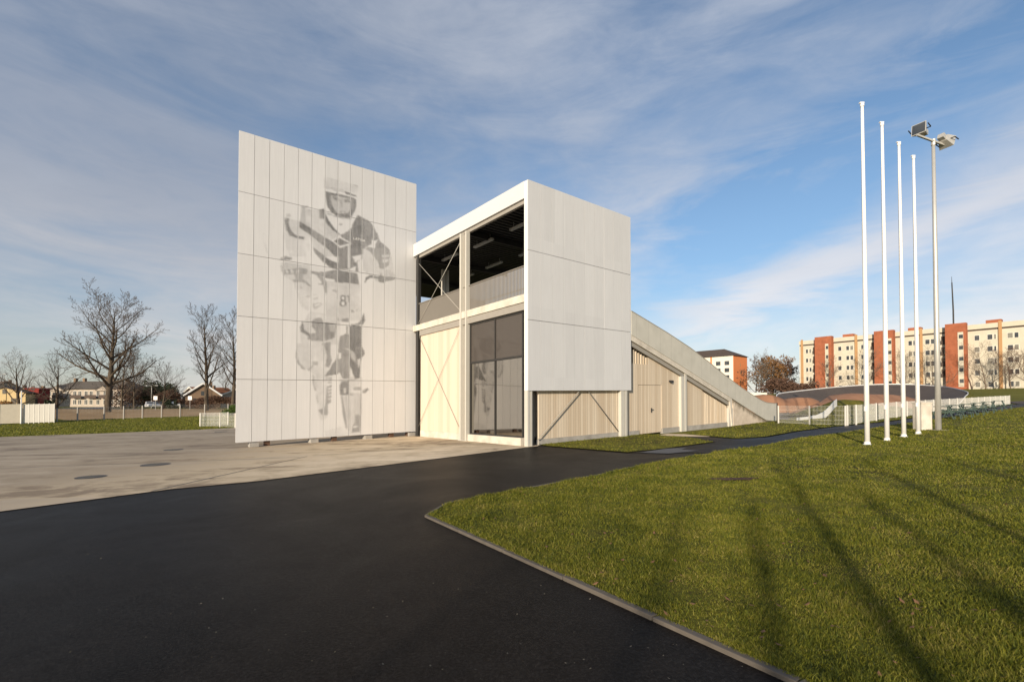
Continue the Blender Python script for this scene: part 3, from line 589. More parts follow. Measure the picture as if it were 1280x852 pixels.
# the rider: perforations whose size follows the tone of the picture
MURAL = [(0.16,"-5.22,9.95 -4.48,10.08 -3.8,9.24 -3.14,8.87 -3.14,8.27 -4.47,8.04 -4.85,8.73 -5.26,9.12"),(0.13,"-5.88,9.46 -5.26,9.39 -4.89,8.72 -4.75,7.99 -5.65,7.83 -5.92,8.51"),(0.14,"-6,7.55 -4.84,7.61 -4.74,6.7 -4.87,5.62 -5.19,5.77 -5.51,6.78 -5.95,7"),(0.14,"-4.27,7.01 -2.61,7.09 -2.55,5.44 -3.67,5.29 -4.16,5.49"),(0.16,"-4.82,5.62 -3.58,5.55 -3.47,4.27 -5.18,4.17 -5.23,4.91"),(0.15,"-2.52,8.78 -1.19,8.92 -0.89,7.66 -1.8,7.32 -2.51,7.73"),(0.14,"-5.36,4.21 -4.16,4.28 -3.98,1.19 -4.44,1.15 -4.71,2.99 -5.35,3.39"),(0.15,"-3.57,2.85 -2.51,2.87 -2.52,0.25 -3.28,0.29 -3.51,1.93"),(0.12,"-4.31,11.66 -4.07,11.83 -3.52,11.89 -3.06,11.87 -2.75,11.7 -2.77,11.22 -3.37,11.22 -3.91,11.11 -4.28,11.05"),(0.3,"-4.21,11.17 -3.42,11.25 -3.42,11.2 -4.21,11.11"),(0.25,"-3.91,11.15 -3.47,11.23 -3.31,11.21 -3.36,11.12 -3.86,11.06"),(0.8,"-4.24,10.94 -4.11,10.95 -3.36,11.01 -2.85,10.97 -2.84,10.69 -2.9,10.41 -3.08,10.04 -3.36,9.96 -3.71,9.97 -3.98,10.1 -4.15,10.36"),(0.3,"-3.99,10.85 -3.51,10.89 -3.06,10.88 -3.08,10.52 -3.21,10.26 -3.46,10.1 -3.71,10.12 -3.88,10.33 -3.97,10.56"),(0.75,"-3.89,10.8 -3.64,10.82 -3.62,10.68 -3.84,10.65"),(0.75,"-3.41,10.82 -3.1,10.87 -3.12,10.71 -3.39,10.68"),(0.5,"-3.59,10.78 -3.5,10.8 -3.46,10.41 -3.56,10.41"),(0.75,"-3.58,10.22 -3.35,10.28 -3.36,10.1 -3.6,10.07"),(0.1,"-3.55,10.21 -3.38,10.24 -3.4,10.18 -3.55,10.16"),(0.9,"-3.36,11.18 -2.82,11.14 -2.83,11.07 -3.31,11.07"),(0.4,"-3.09,11.81 -2.85,11.72 -2.77,11.53 -2.96,11.59"),(0.8,"-2.76,10.24 -2.47,10.17 -2.2,10.08 -1.98,9.84 -1.79,9.51 -1.7,9.26 -1.42,9.1 -1.19,8.92 -1.25,8.75 -1.47,8.57 -1.92,8.49 -1.98,8.83 -2.36,8.84 -2.78,8.63 -3.04,8.29 -3.14,8.27 -3.14,8.81 -3.58,9.16 -3.4,9.25 -3.1,9.54 -2.94,9.89"),(0.8,"-4.22,10.02 -4.1,9.73 -3.8,9.39 -3.58,9.21 -3.63,9.15 -3.9,9.32 -4.17,9.56 -4.29,9.73 -4.46,9.69 -4.48,10.08 -4.29,10.18"),(0.45,"-3.63,9.67 -3.45,9.71 -3.48,9.61 -3.62,9.6"),(0.4,"-4.2,10.04 -3.61,9.96 -3.05,10.02 -3.05,9.98 -3.63,9.9 -4.2,9.98"),(0,"-2.09,9.34 -1.99,9.21 -1.79,9.32 -1.91,9.06 -1.92,8.89 -2.38,8.85 -2.11,9.04"),(0.3,"-5.22,9.95 -5.04,10.04 -5.01,9.32 -5.26,9.34"),(0.8,"-5.27,9.39 -4.99,9.28 -4.19,8.91 -3.7,8.71 -3.04,8.89 -3.14,8.27 -3.79,8.16 -4.09,8.43 -4.47,8.66 -4.85,8.92 -5.27,9.12"),(0,"-3.96,8.83 -3.58,9.11 -3.01,8.88 -3.55,8.58"),(0.85,"-3.85,8.85 -3.58,9.02 -3.14,8.88 -3.55,8.68"),(0,"-3.21,8.79 -3.14,8.81 -3.14,8.26 -3.2,8.25"),(0.75,"-5.9,9.31 -5.8,9.43 -5.67,9.42 -5.71,9.22 -5.62,8.95 -5.48,8.79 -5.08,8.75 -5.1,8.65 -5.39,8.66 -5.66,8.71 -5.79,8.91 -5.83,9.14"),(0.25,"-5.8,9.57 -5.67,9.65 -5.62,9.52 -5.8,9.43"),(0.4,"-5.23,10.05 -4.95,10.14 -4.93,10.06 -5.22,9.97"),(0.12,"-6.68,8.63 -6.6,8.65 -6.63,8.5 -6.68,8.49"),(0.12,"-6.7,8.49 -6.64,8.5 -6.46,7.8 -6.53,7.77"),(0.12,"-6.31,9.04 -6.14,8.89 -6.16,8.79 -6.29,8.95"),(0.8,"-4.75,8.41 -4.47,8.26 -4.21,8.1 -4.33,8.06 -4.56,8.2"),(0.8,"-4.75,8.35 -4.56,8.24 -4.28,8.07 -3.84,7.92 -3.64,7.91 -3.65,8.26 -4.09,8.48 -3.14,8.66 -3.14,7.69 -3.79,7.61 -3.99,7.65 -4.32,7.84 -4.61,8.13"),(0.75,"-3.13,8.66 -2.52,8.78 -2.54,8.3 -2.78,8.11 -2.72,7.65 -3.11,7.66"),(0,"-3.04,8.29 -2.57,8.48 -2.57,8.3 -2.88,8.04 -2.93,8.18"),(0,"-3.16,7.71 -2.83,7.89 -2.88,7.61 -3.16,7.55"),(0,"-3.2,8.64 -3.14,8.66 -3.13,7.74 -3.2,7.73"),(0.65,"-2.52,8.78 -1.48,8.97 -1.19,8.86 -1.24,8.21 -1.53,7.97 -1.69,7.97 -1.81,8.27 -2.03,8.55 -2.25,8.72"),(0.2,"-1.61,8.62 -1.25,8.72 -1.25,8.58 -1.59,8.5"),(0.2,"-1.58,8.42 -1.25,8.5 -1.26,8.34 -1.56,8.26"),(0.8,"-4.79,7.35 -4.27,7.39 -3.69,7.6 -2.77,7.56 -2.69,7.09 -3.13,7.07 -3.78,7.03 -3.79,7.16 -4.13,7.13 -4.32,7.18 -4.79,7.26"),(0.7,"-4.6,7.25 -4.32,7.18 -4.12,6.98 -4.12,6.49 -4.21,6.48 -4.27,6.81 -4.51,6.83 -4.32,6.9"),(0.7,"-6.02,7.67 -5.83,7.82 -5.56,7.79 -5.56,7.72 -5.87,7.65 -6,7.59"),(0.5,"-6,7.41 -5.91,7.4 -5.86,7.25 -5.65,7.28 -5.29,7.44 -4.93,7.42 -4.95,7.2 -5.11,7.15 -5.11,6.98 -4.79,6.74 -4.83,6.66 -5.11,6.84 -5.51,6.78 -5.53,6.87 -5.38,6.92 -5.47,7.12 -5.86,7.04 -5.97,7.18"),(0,"-5.78,7.24 -5.71,7.23 -5.71,7.12 -5.77,7.13"),(0,"-5.6,7.27 -5.51,7.28 -5.51,7.14 -5.59,7.14"),(0,"-5.36,7.33 -5.27,7.32 -5.29,7.17 -5.36,7.19"),(0.75,"-2.45,7.17 -2.37,7.44 -2.19,7.56 -1.69,7.6 -1.64,7.79 -1.58,7.61 -0.89,7.65 -0.89,7.58 -1.12,7.47 -1.41,7.4 -1.47,7.33 -1.72,7.32 -1.8,7.47 -2.13,7.47 -2.32,7.33 -2.4,7.17"),(0.35,"-1.41,7.96 -1.34,7.97 -1.33,7.65 -1.4,7.64"),(0.3,"-1.24,7.96 -1.18,7.97 -1.15,7.68 -1.23,7.67"),(0.3,"-1.08,7.91 -1.02,7.92 -1,7.67 -1.07,7.66"),(0.6,"-3.88,6.69 -3.66,6.64 -3.67,6.57 -3.88,6.62"),(0.4,"-5.22,6.63 -5.15,6.62 -5.17,6.53 -5.23,6.54"),(0.35,"-4.69,6.37 -4.53,6.42 -4.55,6.36 -4.69,6.32"),(0.4,"-4.69,6.19 -4.5,6.28 -4.51,6.19 -4.69,6.12"),(0.4,"-4.71,5.97 -4.36,6.06 -4.31,5.97 -4.64,5.7 -4.71,5.83"),(0,"-4.64,5.93 -4.41,6.01 -4.43,5.93 -4.62,5.83"),(0.4,"-4.97,6.26 -4.83,6.3 -4.84,6.24 -4.94,6.2"),(0.75,"-3.54,6.41 -3.47,6.49 -3.36,6.5 -3.29,6.44 -3.29,6.33 -3.34,6.26 -3.27,6.19 -3.27,6.08 -3.35,5.98 -3.48,5.97 -3.57,6.04 -3.57,6.15 -3.5,6.24 -3.54,6.3"),(0,"-3.48,6.4 -3.45,6.43 -3.38,6.44 -3.35,6.41 -3.35,6.33 -3.38,6.29 -3.45,6.28 -3.48,6.32"),(0,"-3.5,6.15 -3.46,6.21 -3.38,6.22 -3.33,6.17 -3.33,6.09 -3.38,6.03 -3.46,6.03 -3.5,6.07"),(0.7,"-3.25,6.49 -3.12,6.52 -3.12,6.22 -3.18,6.21 -3.18,6.42 -3.24,6.41"),(0.7,"-3.05,5.91 -2.97,5.87 -2.91,5.77 -3.02,5.75"),(0.4,"-2.87,5.88 -2.71,5.94 -2.79,5.81"),(0.7,"-3.7,5.59 -3.6,5.35 -3.67,5.33"),(0.6,"-3.47,5.43 -3.17,5.49 -3.14,5.29 -3.47,5.31"),(0.7,"-2.6,5.44 -2.44,5.77 -2.4,5.46 -2.52,5.24 -3.02,5.15 -3.07,5.22 -2.76,5.27"),(0.78,"-4.75,5.19 -4.59,5.35 -4.35,5.38 -4.26,5.19 -3.67,5.22 -3.77,4.58 -3.86,4.53 -4.34,4.4 -4.72,4.42 -4.91,4.46 -4.81,4.51 -5.18,4.72 -5.23,4.91 -5.12,5.16 -5.05,4.83 -4.81,4.66 -4.58,4.72 -4.73,5"),(0.45,"-4.02,5.16 -3.7,5.19 -3.77,4.83 -3.96,4.79"),(0.82,"-3.07,5.14 -2.55,5.18 -2.54,4.33 -3.57,4.27 -3.52,4.65 -3.27,4.77 -3.27,5.12"),(0,"-3.19,5.13 -3.14,5.14 -3.14,4.75 -3.19,4.75"),(0.75,"-4.87,4.55 -3.85,4.62 -3.85,4.51 -4.26,4.38 -4.72,4.38 -4.92,4.44"),(0.7,"-4.34,4.27 -3.95,4.37 -3.95,3.76 -3.89,3.54 -4,3.22 -4.15,3.27 -4.1,3.75 -4.21,4.12"),(0.82,"-3.53,4.64 -2.55,4.71 -2.55,4.27 -2.41,4.05 -2.4,3.88 -2.52,3.76 -2.6,3.54 -2.63,2.81 -2.85,2.75 -3.08,3.35 -3.1,2.75 -3.4,2.75 -3.57,3.07 -3.6,2.96 -4.2,2.84 -3.94,3.22 -3.73,3.6 -3.63,3.82 -3.6,4.26"),(0,"-3.6,3.91 -3.47,3.89 -3.47,3.67 -3.6,3.61"),(0.35,"-3.36,4.11 -3.08,4.1 -2.86,3.92 -2.8,3.47 -3.03,3.69 -3.11,4.01"),(0.5,"-2.81,4.2 -2.55,4.2 -2.55,4.17 -2.81,4.15"),(0.1,"-2.75,3.64 -2.59,3.7 -2.64,3.37 -2.71,3.25"),(0.55,"-5.38,3.95 -5.33,3.75 -5.28,3.54 -5.16,3.34 -4.99,3.14 -5.01,3.08 -5.18,3.19 -5.33,3.44 -5.39,3.69"),(0.6,"-4.89,3.12 -4.66,3.36 -4.66,3.27 -4.86,3.05"),(0.6,"-4.69,3.46 -4.49,3.47 -4.49,3.31 -4.66,3.31"),(0.12,"-5.26,4.11 -4.87,4.03 -4.72,3.51 -4.91,3.19 -5.16,3.39 -5.31,3.75"),(0.6,"-4.69,2.99 -4.63,2.83 -4.63,2.52 -4.54,2.26 -4.6,2.2 -4.68,2.57"),(0.3,"-4.51,2.99 -4.42,2.84 -4.5,2.77"),(0.4,"-4.55,2.1 -4.48,1.99 -4.43,1.68 -4.5,1.78"),(0.4,"-4.12,2.82 -3.86,2.82 -3.89,2.69 -4.12,2.71"),(0.4,"-4.07,2.66 -3.88,2.66 -3.9,2.55 -4.05,2.55"),(0.65,"-4.09,2.42 -3.88,2.47 -3.91,1.72 -4.05,1.62 -4.06,1.19 -4.19,1.14 -4.19,1.41 -4.14,1.73"),(0,"-4.03,2.34 -3.87,2.36 -3.87,2.31 -4.03,2.29"),(0,"-4.03,2.19 -3.87,2.22 -3.87,2.17 -4.03,2.15"),(0,"-4.03,2.04 -3.87,2.07 -3.87,2.02 -4.03,2"),(0,"-4.03,1.89 -3.87,1.92 -3.87,1.87 -4.03,1.85"),(0.65,"-4.45,1.39 -4.24,1.46 -4.06,1.62 -4.06,1.19 -4.19,1.09 -4.37,1.28"),(0.12,"-4.44,1.15 -4.03,1.19 -4.13,0.98 -4.34,0.94"),(0.1,"-4.18,0.46 -3.5,0.63 -2.61,0.37 -2.61,0.25 -4.18,0.24"),(0.75,"-3.54,2.47 -3.43,2.64 -3.1,2.67 -3.07,2.04 -3.51,2.04"),(0.15,"-3.35,2.36 -3.27,2.37 -3.26,2.09 -3.35,2.09"),(0.65,"-2.93,2.37 -2.57,2.39 -2.54,2.25 -2.91,2.23"),(0.6,"-2.51,2.23 -2.28,2.34 -2.19,2.28 -2.34,2.14 -2.45,2.09"),(0.6,"-3.41,2.04 -3.27,1.17 -3.16,0.56 -3.23,0.5 -3.39,1.17 -3.46,1.98"),(0.4,"-3.29,2.04 -3.23,2.04 -3.13,0.83 -3.17,0.83"),(0.5,"-3.15,2.04 -3.09,2.04 -3.05,1.27 -3.06,0.45 -3.11,0.45 -3.14,1.38"),(0.55,"-3.07,2.12 -2.9,2.09 -2.89,1.98 -3.04,1.98"),(0.4,"-2.85,2.09 -2.54,2.09 -2.53,1.14 -2.84,1.15"),(0,"-2.79,2.06 -2.75,2.06 -2.75,1.17 -2.79,1.18"),(0,"-2.7,2.06 -2.66,2.06 -2.66,1.17 -2.7,1.17"),(0.7,"-2.84,1.12 -2.56,1.11 -2.6,0.36 -3,0.32 -2.95,0.6 -2.85,0.82"),(0.1,"-2.92,0.61 -2.7,0.65 -2.7,0.58 -2.92,0.55")]
t_ = np.arange(-7.5, .2, .036); z_ = np.arange(.25, 11.6, .036)
TT, ZZ = np.meshgrid(t_, z_); TT = TT+np.where(np.arange(len(z_))[:,None] % 2, .018, 0)
val = np.zeros(TT.shape)
for v, s in MURAL:
    q = [tuple(map(float, w.split(','))) for w in s.split(' ')]
    val[pip(q, TT.ravel(), ZZ.ravel()).reshape(TT.shape)] = v
g = val.copy()
for _ in range(1):
    p_ = np.pad(g, 1, mode='edge'); g = (p_[1:-1,1:-1]*2+p_[:-2,1:-1]+p_[2:,1:-1]+p_[1:-1,:-2]+p_[1:-1,2:])/6
def vn(sc_):
    a = np.random.rand(int(g.shape[0]/sc_)+3, int(g.shape[1]/sc_)+3); i = np.arange(g.shape[0])/sc_; j = np.arange(g.shape[1])/sc_
    i0 = i.astype(int); j0 = j.astype(int); fi = (i-i0)[:,None]; fj = (j-j0)[None,:]
    return (a[i0][:,j0]*(1-fi)*(1-fj)+a[i0+1][:,j0]*fi*(1-fj)+a[i0][:,j0+1]*(1-fi)*fj+a[i0+1][:,j0+1]*fi*fj)
tex = .5*vn(9)+.3*vn(4)+.2*vn(22)
g = np.where((g > .2) | (g < .04), g*(.80+.42*tex), np.clip(g*(2.6*tex-.35), 0, 1))*np.random.uniform(.86, 1.08, g.shape)*(1-.10*((np.floor((TT+7.55)/.1)) % 2))
mb = MB()
for t, z, d in zip(TT.ravel(), ZZ.ravel(), g.ravel()):
    if d < .05: continue
    h = .018*math.sqrt(min(1, d)*.70)
    fr = ((t-T0)/W) % 1
    if fr*W < .004+h or (1-fr)*W < .004+h: continue
    mb.add([B(t-h,TS-.0015,z-h), B(t+h,TS-.0015,z-h), B(t+h,TS-.0015,z+h), B(t-h,TS-.0015,z+h)], [(0,1,2,3)])
mur = mb.build('rider_image', M['hole'], pan)
fc = bpy.data.curves.new('lettering', 'FONT'); fc.body = 'LATVIA'; fc.size = .17; fc.extrude = .002; fc.materials.append(M['white'])
fo = bpy.data.objects.new('lettering', fc); C.objects.link(fo); fo.parent = pan
d = B(-2.97,TS-.004,9.08)-root_loc(pan); fo.location = d; fo.rotation_euler = (PI/2, 0, math.atan2(U.y, U.x))
# ------------------------------------------------------------------ flagpoles
def at(x, y, dz=0): return Vector((x, y, gz(x, y)+dz))
def flagpole():
    r = thing('flagpole', 'tallest looking white flagpole, nearest to the camera at the left end of the row', 'flagpole', at(11.02,14.67), 'white flagpoles on the lawn')
    mb = MB(); o = root_loc(r); mb.tube([o+Vector((0,0,z)) for z in (0.02, 3, 6, 9, 10.62)], [.072,.066,.058,.046,.04], 20); mb.build('pole', M['white'], r, True)
    mb = MB(); mb.tube([o+Vector((0,0,z)) for z in (-.05,.03)], .115, 16); mb.tube([o+Vector((0,0,z)) for z in (.03,.10)], .085, 16); mb.build('base_collar', M['white'], r)
    mb = MB(); mb.tube([o+Vector((0,0,z)) for z in (10.62,10.72)], .055, 16); mb.box(o.x-.085, o.x+.05, o.y-.03, o.y+.03, o.z+10.72, o.z+10.75); mb.build('finial', M['white'], r, False)
    mb = MB(); mb.tube([o+Vector((-.07,-.04,z)) for z in (1.1,10.55)], .004, 4); mb.box(o.x-.11, o.x-.06, o.y-.06, o.y-.02, o.z+1.05, o.z+1.2); mb.build('halyard', M['white'], r)
    return r
fp = flagpole()
dup(fp, at(12.5,15.76), 'second white flagpole from the left in the row')
dup(fp, at(14.13,17.05), 'third white flagpole from the left in the row')
dup(fp, at(15.52,18.06), 'shortest looking white flagpole, the one next to the pale cabinet and light mast')
# floodlight mast
r = thing('floodlight_mast', 'grey floodlight mast with two lamps on its crossarm, beside the pale cabinet', 'light mast', at(17.62,19.53)); o = root_loc(r)
mb = MB(); mb.tube([o+Vector((0,0,z)) for z in (0,4,8,11.98)], [.105,.09,.075,.06], 16); mb.build('pole', M['steel'], r, True)
mb = MB(); mb.box(o.x-.24, o.x+.24, o.y-.24, o.y+.24, o.z-.05, o.z+.045); mb.build('base_plate', M['plinth'], r)
mb = MB(); mb.bar(o+Vector((-.80,-.15,12.25)), o+Vector((.62,.05,11.9)), .07, .07); mb.tube([o+Vector((0,0,11.9)), o+Vector((0,0,12.15))], .08, 10); mb.build('crossarm', M['steel'], r)
def flood(c, ax, name_lab):
    """lamp body: open trapezoid reflector looking along ax (down and out)"""
    c = o+Vector(c); ax = Vector(ax).normalized(); s = ax.cross(Vector((0,0,1))).normalized(); u = s.cross(ax).normalized()
    def q(a, w, h): return [c+ax*a-s*w-u*h, c+ax*a+s*w-u*h, c+ax*a+s*w+u*h, c+ax*a-s*w+u*h]
    mb = MB(); b_ = q(-.22, .14, .13); f_ = q(.14, .25, .23); mb.hexa(b_+f_)
    mb.hexa(q(-.42,.11,.1)+q(-.22,.11,.1))
    l = mb.build('floodlight', M['steel'], r)
    mb = MB(); mb.hexa(q(.142,.22,.20)+q(.15,.22,.20)); mb.build('lens', M['pane'], l)
    mb = MB()
    for sg in (-1, 1): mb.bar(c+s*sg*.33-ax*.05, c+s*sg*.33+ax*.2+u*.05, .03)
    mb.bar(c-s*.33-ax*.06-u*.0, c+s*.33-ax*.06, .03); mb.build('bracket', M['dark'], l)
flood((-.62,-.10,12.50), (-.80,-.42,.10), ''); flood((.55,.02,12.08), (.86,.35,-.38), '')
# cabinet at the mast foot
r = thing('utility_cabinet', 'pale concrete utility cabinet standing at the foot of the floodlight mast', 'cabinet', at(17.45,20.0)); o = root_loc(r)
mb = MB(); mb.box(o.x-.28, o.x+.16, o.y-.2, o.y+.25, o.z-.05, o.z+1.12); mb.build('cabinet_body', M['cast'], r, bevel=.01)
mb = MB(); mb.box(o.x-.31, o.x+.19, o.y-.23, o.y+.28, o.z+1.122, o.z+1.18); mb.build('cap', M['cast'], r, bevel=.01)
mb = MB(); mb.box(o.x-.24, o.x+.12, o.y-.212, o.y-.202, o.z+.1, o.z+1.06); mb.build('door', M['cast'], r)
# ------------------------------------------------------------------ mesh fences
def fence(name, label, pts, h, post_gap, mat='mesh', wire=.0035, vgap=.05, rows=(.04,.25,.5,.75,.98), group=None, post=.03, solid=None, postmat='fencepost', over=.03):
    r = thing(name, label, 'fence', at(*pts[0]), group)
    wm = MB()
    for a, b in zip(pts, pts[1:]):
        a = Vector(a); b = Vector(b); L_ = (b-a).length; n_ = max(1, round(L_/post_gap))
        for i in range(n_+1):
            if i == 0 and a != Vector(pts[0]): continue
            p = a.lerp(b, i/n_); mb = MB(); q = at(p.x, p.y); mb.box(q.x-post, q.x+post, q.y-post, q.y+post, q.z-.1, q.z+h+over); mb.build('post', M[postmat], r)
        if solid:
            d = (b-a).normalized(); nn = Vector((-d.y, d.x))*.02
            for i in range(n_):
                p = a.lerp(b, (i+.02)/n_); q = a.lerp(b, (i+.98)/n_); pa, qa = at(p.x,p.y,.08), at(q.x,q.y,.08); n3 = Vector((nn.x,nn.y,0)); Z = Vector((0,0,h-.1))
                wm.hexa([pa-n3, qa-n3, qa+n3, pa+n3, pa-n3+Z, qa-n3+Z, qa+n3+Z, pa+n3+Z])
        else:
            m = int(L_/vgap); d = (b-a).normalized(); nn = Vector((-d.y, d.x))*(post+.004)
            for i in range(m+1):
                p = a.lerp(b, i/m)+nn; q = at(p.x, p.y); wm.tube([q+Vector((0,0,.05)), q+Vector((0,0,h))], wire, 4, False)
            seg = max(1, int(L_/3))
            for z in rows:
                for i in range(seg):
                    p = a.lerp(b, i/seg)+nn*1.2; q = a.lerp(b, (i+1)/seg)+nn*1.2
                    wm.tube([at(p.x,p.y,z*h+.03), at(q.x,q.y,z*h+.03)], wire*1.2, 4, False)
    wm.build('panel' if solid else 'wire_mesh', M[mat], r)
    return r
fence('mesh_fence', 'low see-through wire fence running from the ramp end to the path corner', [(15.17,26.91),(15.68,24.9),(16.75,23.74)], .98, 2.4, wire=.003, vgap=.06)
fence('mesh_fence', 'long low white mesh fence along the far side of the path behind the flagpoles', [(17.0,23.95),(17.78,24.42),(22.62,28.66),(34.15,37.6),(56.5,53.6)], 1.0, 2.5, wire=.0027, vgap=.05)
fence('panel_fence', 'pale sheet panel fence at the far left edge of the grass', [(-60,43.0),(-48.9,47.1)], 2.0, 1.6, solid=True, mat='fencepanel', post=.05)
fence('panel_fence', 'brighter slatted end bay of the white fence beside the tall thin pole', [(-48.8,47.2),(-46.6,48.1)], 1.95, .42, solid=True, mat='postwhite', post=.03)
fence('wire_fence', 'wire fence on grey concrete posts in front of the big bare tree', [(-47.2,49.0),(-46.9,51.0),(-45.07,52.2),(-42.5,54.32),(-39.49,56.2),(-35.58,59.19),(-28,63)], 1.42, 2.2, wire=.0022, vgap=.12, mat='steel', post=.05, postmat='beam', rows=(.05,.35,.65,.97))
fence('mesh_fence', 'short low white mesh fence at the left foot of the screen wall', [(-25.29,38.31),(-23.8,39.6)], 1.08, 1.5, wire=.006, vgap=.05)
fence('mesh_fence', 'low wire fence bay running behind the left edge of the screen wall', [(-25.2,38.2),(-22.97,37.18),(-20.84,35.58),(-17,33)], 1.08, 2.4, wire=.003, vgap=.06)
r = thing('metal_pole', 'tall thin white pole rising from the far left panel fence', 'pole', at(-48.85,47.0)); mb = MB(); q = root_loc(r); mb.tube([q+Vector((0,0,-.1)), q+Vector((0,0,3.3))], [.06,.045], 8); mb.build('shaft', M['white'], r)
# ------------------------------------------------------------------ green steel tables along the fence
def steel_table(loc, label):
    r = thing('picnic_table', label, 'table', loc, 'green picnic tables beside the mesh fence'); o = root_loc(r)
    f_ = lambda x, y, z: o+Vector((x, y, z))
    mb = MB()
    for k in range(5): mb.box(-.75, .75, -.36+k*.15, -.23+k*.15, .72, .76, f_)
    mb.build('table_top', M['greenmetal'], r)
    for y in (-.72, .72):
        mb = MB(); mb.box(-.75, .75, y-.13, y-.01, .43, .46, f_); mb.box(-.75, .75, y+.01, y+.13, .43, .46, f_); mb.build('bench', M['greenmetal'], r)
    for x in (-.55, .55):
        mb = MB(); mb.bar(f_(x,-.5,0), f_(x,-.22,.72), .05); mb.bar(f_(x,.5,0), f_(x,.22,.72), .05); mb.bar(f_(x,-.8,.41), f_(x,.8,.41), .05); mb.bar(f_(x,-.78,0), f_(x,-.72,.41), .04); mb.bar(f_(x,.78,0), f_(x,.72,.41), .04)
        mb.build('leg_frame', M['greenmetal'], r)
    return r
tb = steel_table(at(25.2,27.6), 'green picnic table nearest the cabinet and light mast')
tb.rotation_euler = (0,0,.75)
for (x, y), l in zip([(27.6,29.4),(30.4,31.5),(33.6,34.0),(37.2,36.9),(41.2,40.0)], ['second','third','fourth','fifth','farthest']):
    dup(tb, at(x, y), 'green picnic table, %s one along the mesh fence from the light mast' % l, .72)
# ------------------------------------------------------------------ manhole covers
def manhole(p, r_, label):
    mb = MB(); q = at(*p); mb.tube([q+Vector((0,0,-.05)), q+Vector((0,0,.008))], r_, 32); a = thing('manhole_cover', label, 'manhole', q, 'manhole covers in the concrete yard'); mb.build('frame', M['dark'], a)
    mb = MB(); mb.tube([q+Vector((0,0,.0)), q+Vector((0,0,.012))], r_*.86, 32)
    for k in range(-3, 4): mb.box(q.x-r_*.6, q.x+r_*.6, q.y+k*r_*.2-.012, q.y+k*r_*.2+.012, q.z+.01, q.z+.016)
    mb.build('lid', M['dark'], a)
manhole((-10.18,13.53), .36, 'largest round dark manhole cover in the middle of the concrete yard')
manhole((-10.05,11.31), .30, 'manhole cover lying nearest the camera in the damp concrete')
manhole((-13.03,18.22), .32, 'round manhole cover beyond the largest one on the concrete')
manhole((-18.9,30.77), .4, 'farthest manhole cover near the screen wall and the low fence')
# ------------------------------------------------------------------ BMX track beyond the fence
rim = [(25.3,44.5,.75),(26.6,47.5,1.4),(28.3,50.8,1.95),(31.8,56.2,2.45),(37.84,62,2.90),(46.7,68,3.56),(54.94,72,4.04),(59.83,72,4.10),(60.6,68.5,3.8),(59.31,64,3.40),(54.57,56.5,2.62),(48.05,50,1.94),(45.5,48,1.2)]
cen = Vector((42.5,52.5)); a_ = MB(); w_ = MB(); g_ = MB()
def rr(p, f, z): x = cen.x+(p[0]-cen.x)*f; y = cen.y+(p[1]-cen.y)*f; return Vector((x, y, z if z is not None else gz(x, y)-.1))
P3 = []
for i in range(len(rim)-1):
    for k in range(6):
        t = k/6; p0 = rim[max(i-1,0)]; p1 = rim[i]; p2 = rim[i+1]; p3 = rim[min(i+2,len(rim)-1)]
        P3.append(tuple(.5*((2*b)+(-a+c)*t+(2*a-5*b+4*c-d)*t*t+(-a+3*b-3*c+d)*t**3) for a, b, c, d in zip(p0,p1,p2,p3)))
P3.append(rim[-1])
for p, q in zip(P3, P3[1:]):
    def row(p): return [rr(p,.50,None), rr(p,.62,gz(p[0],p[1])+.25), rr(p,.82,gz(p[0],p[1])+.35+(p[2]-gz(p[0],p[1]))*.45), rr(p,.985,p[2])]
    A_, B_ = row(p), row(q)
    for j in range(3): a_.add([A_[j],A_[j+1],B_[j+1],B_[j]], [(0,1,2,3)])
    w_.add([rr(p,.985,p[2]+.004),rr(p,.985,p[2]+.12),rr(q,.985,q[2]+.12),rr(q,.985,q[2]+.004), rr(p,.992,p[2]+.02),rr(p,.992,p[2]+.12),rr(q,.992,q[2]+.12),rr(q,.992,q[2]+.02)], [(0,1,2,3),(1,5,6,2),(5,4,7,6)])
    g_.add([rr(p,.992,p[2]+.02),rr(p,1.03,p[2]+.02),rr(p,1.3,None),rr(q,1.3,None),rr(q,1.03,q[2]+.02),rr(q,.992,q[2]+.02)], [(0,1,4,5),(1,2,3,4)])
structure(a_.build('track_berm', M['track'], None, True)); structure(w_.build('track_edge_line', M['white'])); structure(g_.build('grass_bank', M['lawn'], None, True))
def ridge(name, pts, wid, mat, top=.35):
    """a long earth bank: pts (x, y, height above ground)"""
    mb = MB(); rows = []
    for i, p in enumerate(pts):
        a = Vector(pts[max(i-1,0)][:2]); b = Vector(pts[min(i+1,len(pts)-1)][:2]); d = (b-a).normalized(); n_ = Vector((-d.y, d.x)); c = Vector(p[:2])
        row = []
        for f, h in ((-1,-.1),(-.75,.30),(-top,.95),(0,1),(top,.95),(.75,.3),(1,-.1)):
            q = c+n_*wid*f; row.append((q.x, q.y, gz(q.x, q.y)+(p[2]*h if h > 0 else -.1)))
        rows.append(row)
    m = len(rows[0])
    for r_ in rows: mb.v += r_
    for i in range(len(rows)-1):
        for j in range(m-1): k = i*m+j; mb.f.append((k, k+m, k+m+1, k+1))
    return structure(mb.build(name, mat, None, True))
def wav(pts, amp, freq, n_=40):
    out = []
    for i in range(n_+1):
        u = i/n_*(len(pts)-1); k = min(int(u), len(pts)-2); f = u-k; a, b = pts[k], pts[k+1]
        out.append((a[0]+(b[0]-a[0])*f, a[1]+(b[1]-a[1])*f, max(.05, (a[2]+(b[2]-a[2])*f)+amp*math.sin(i/n_*freq*2*PI)))) 
    return out
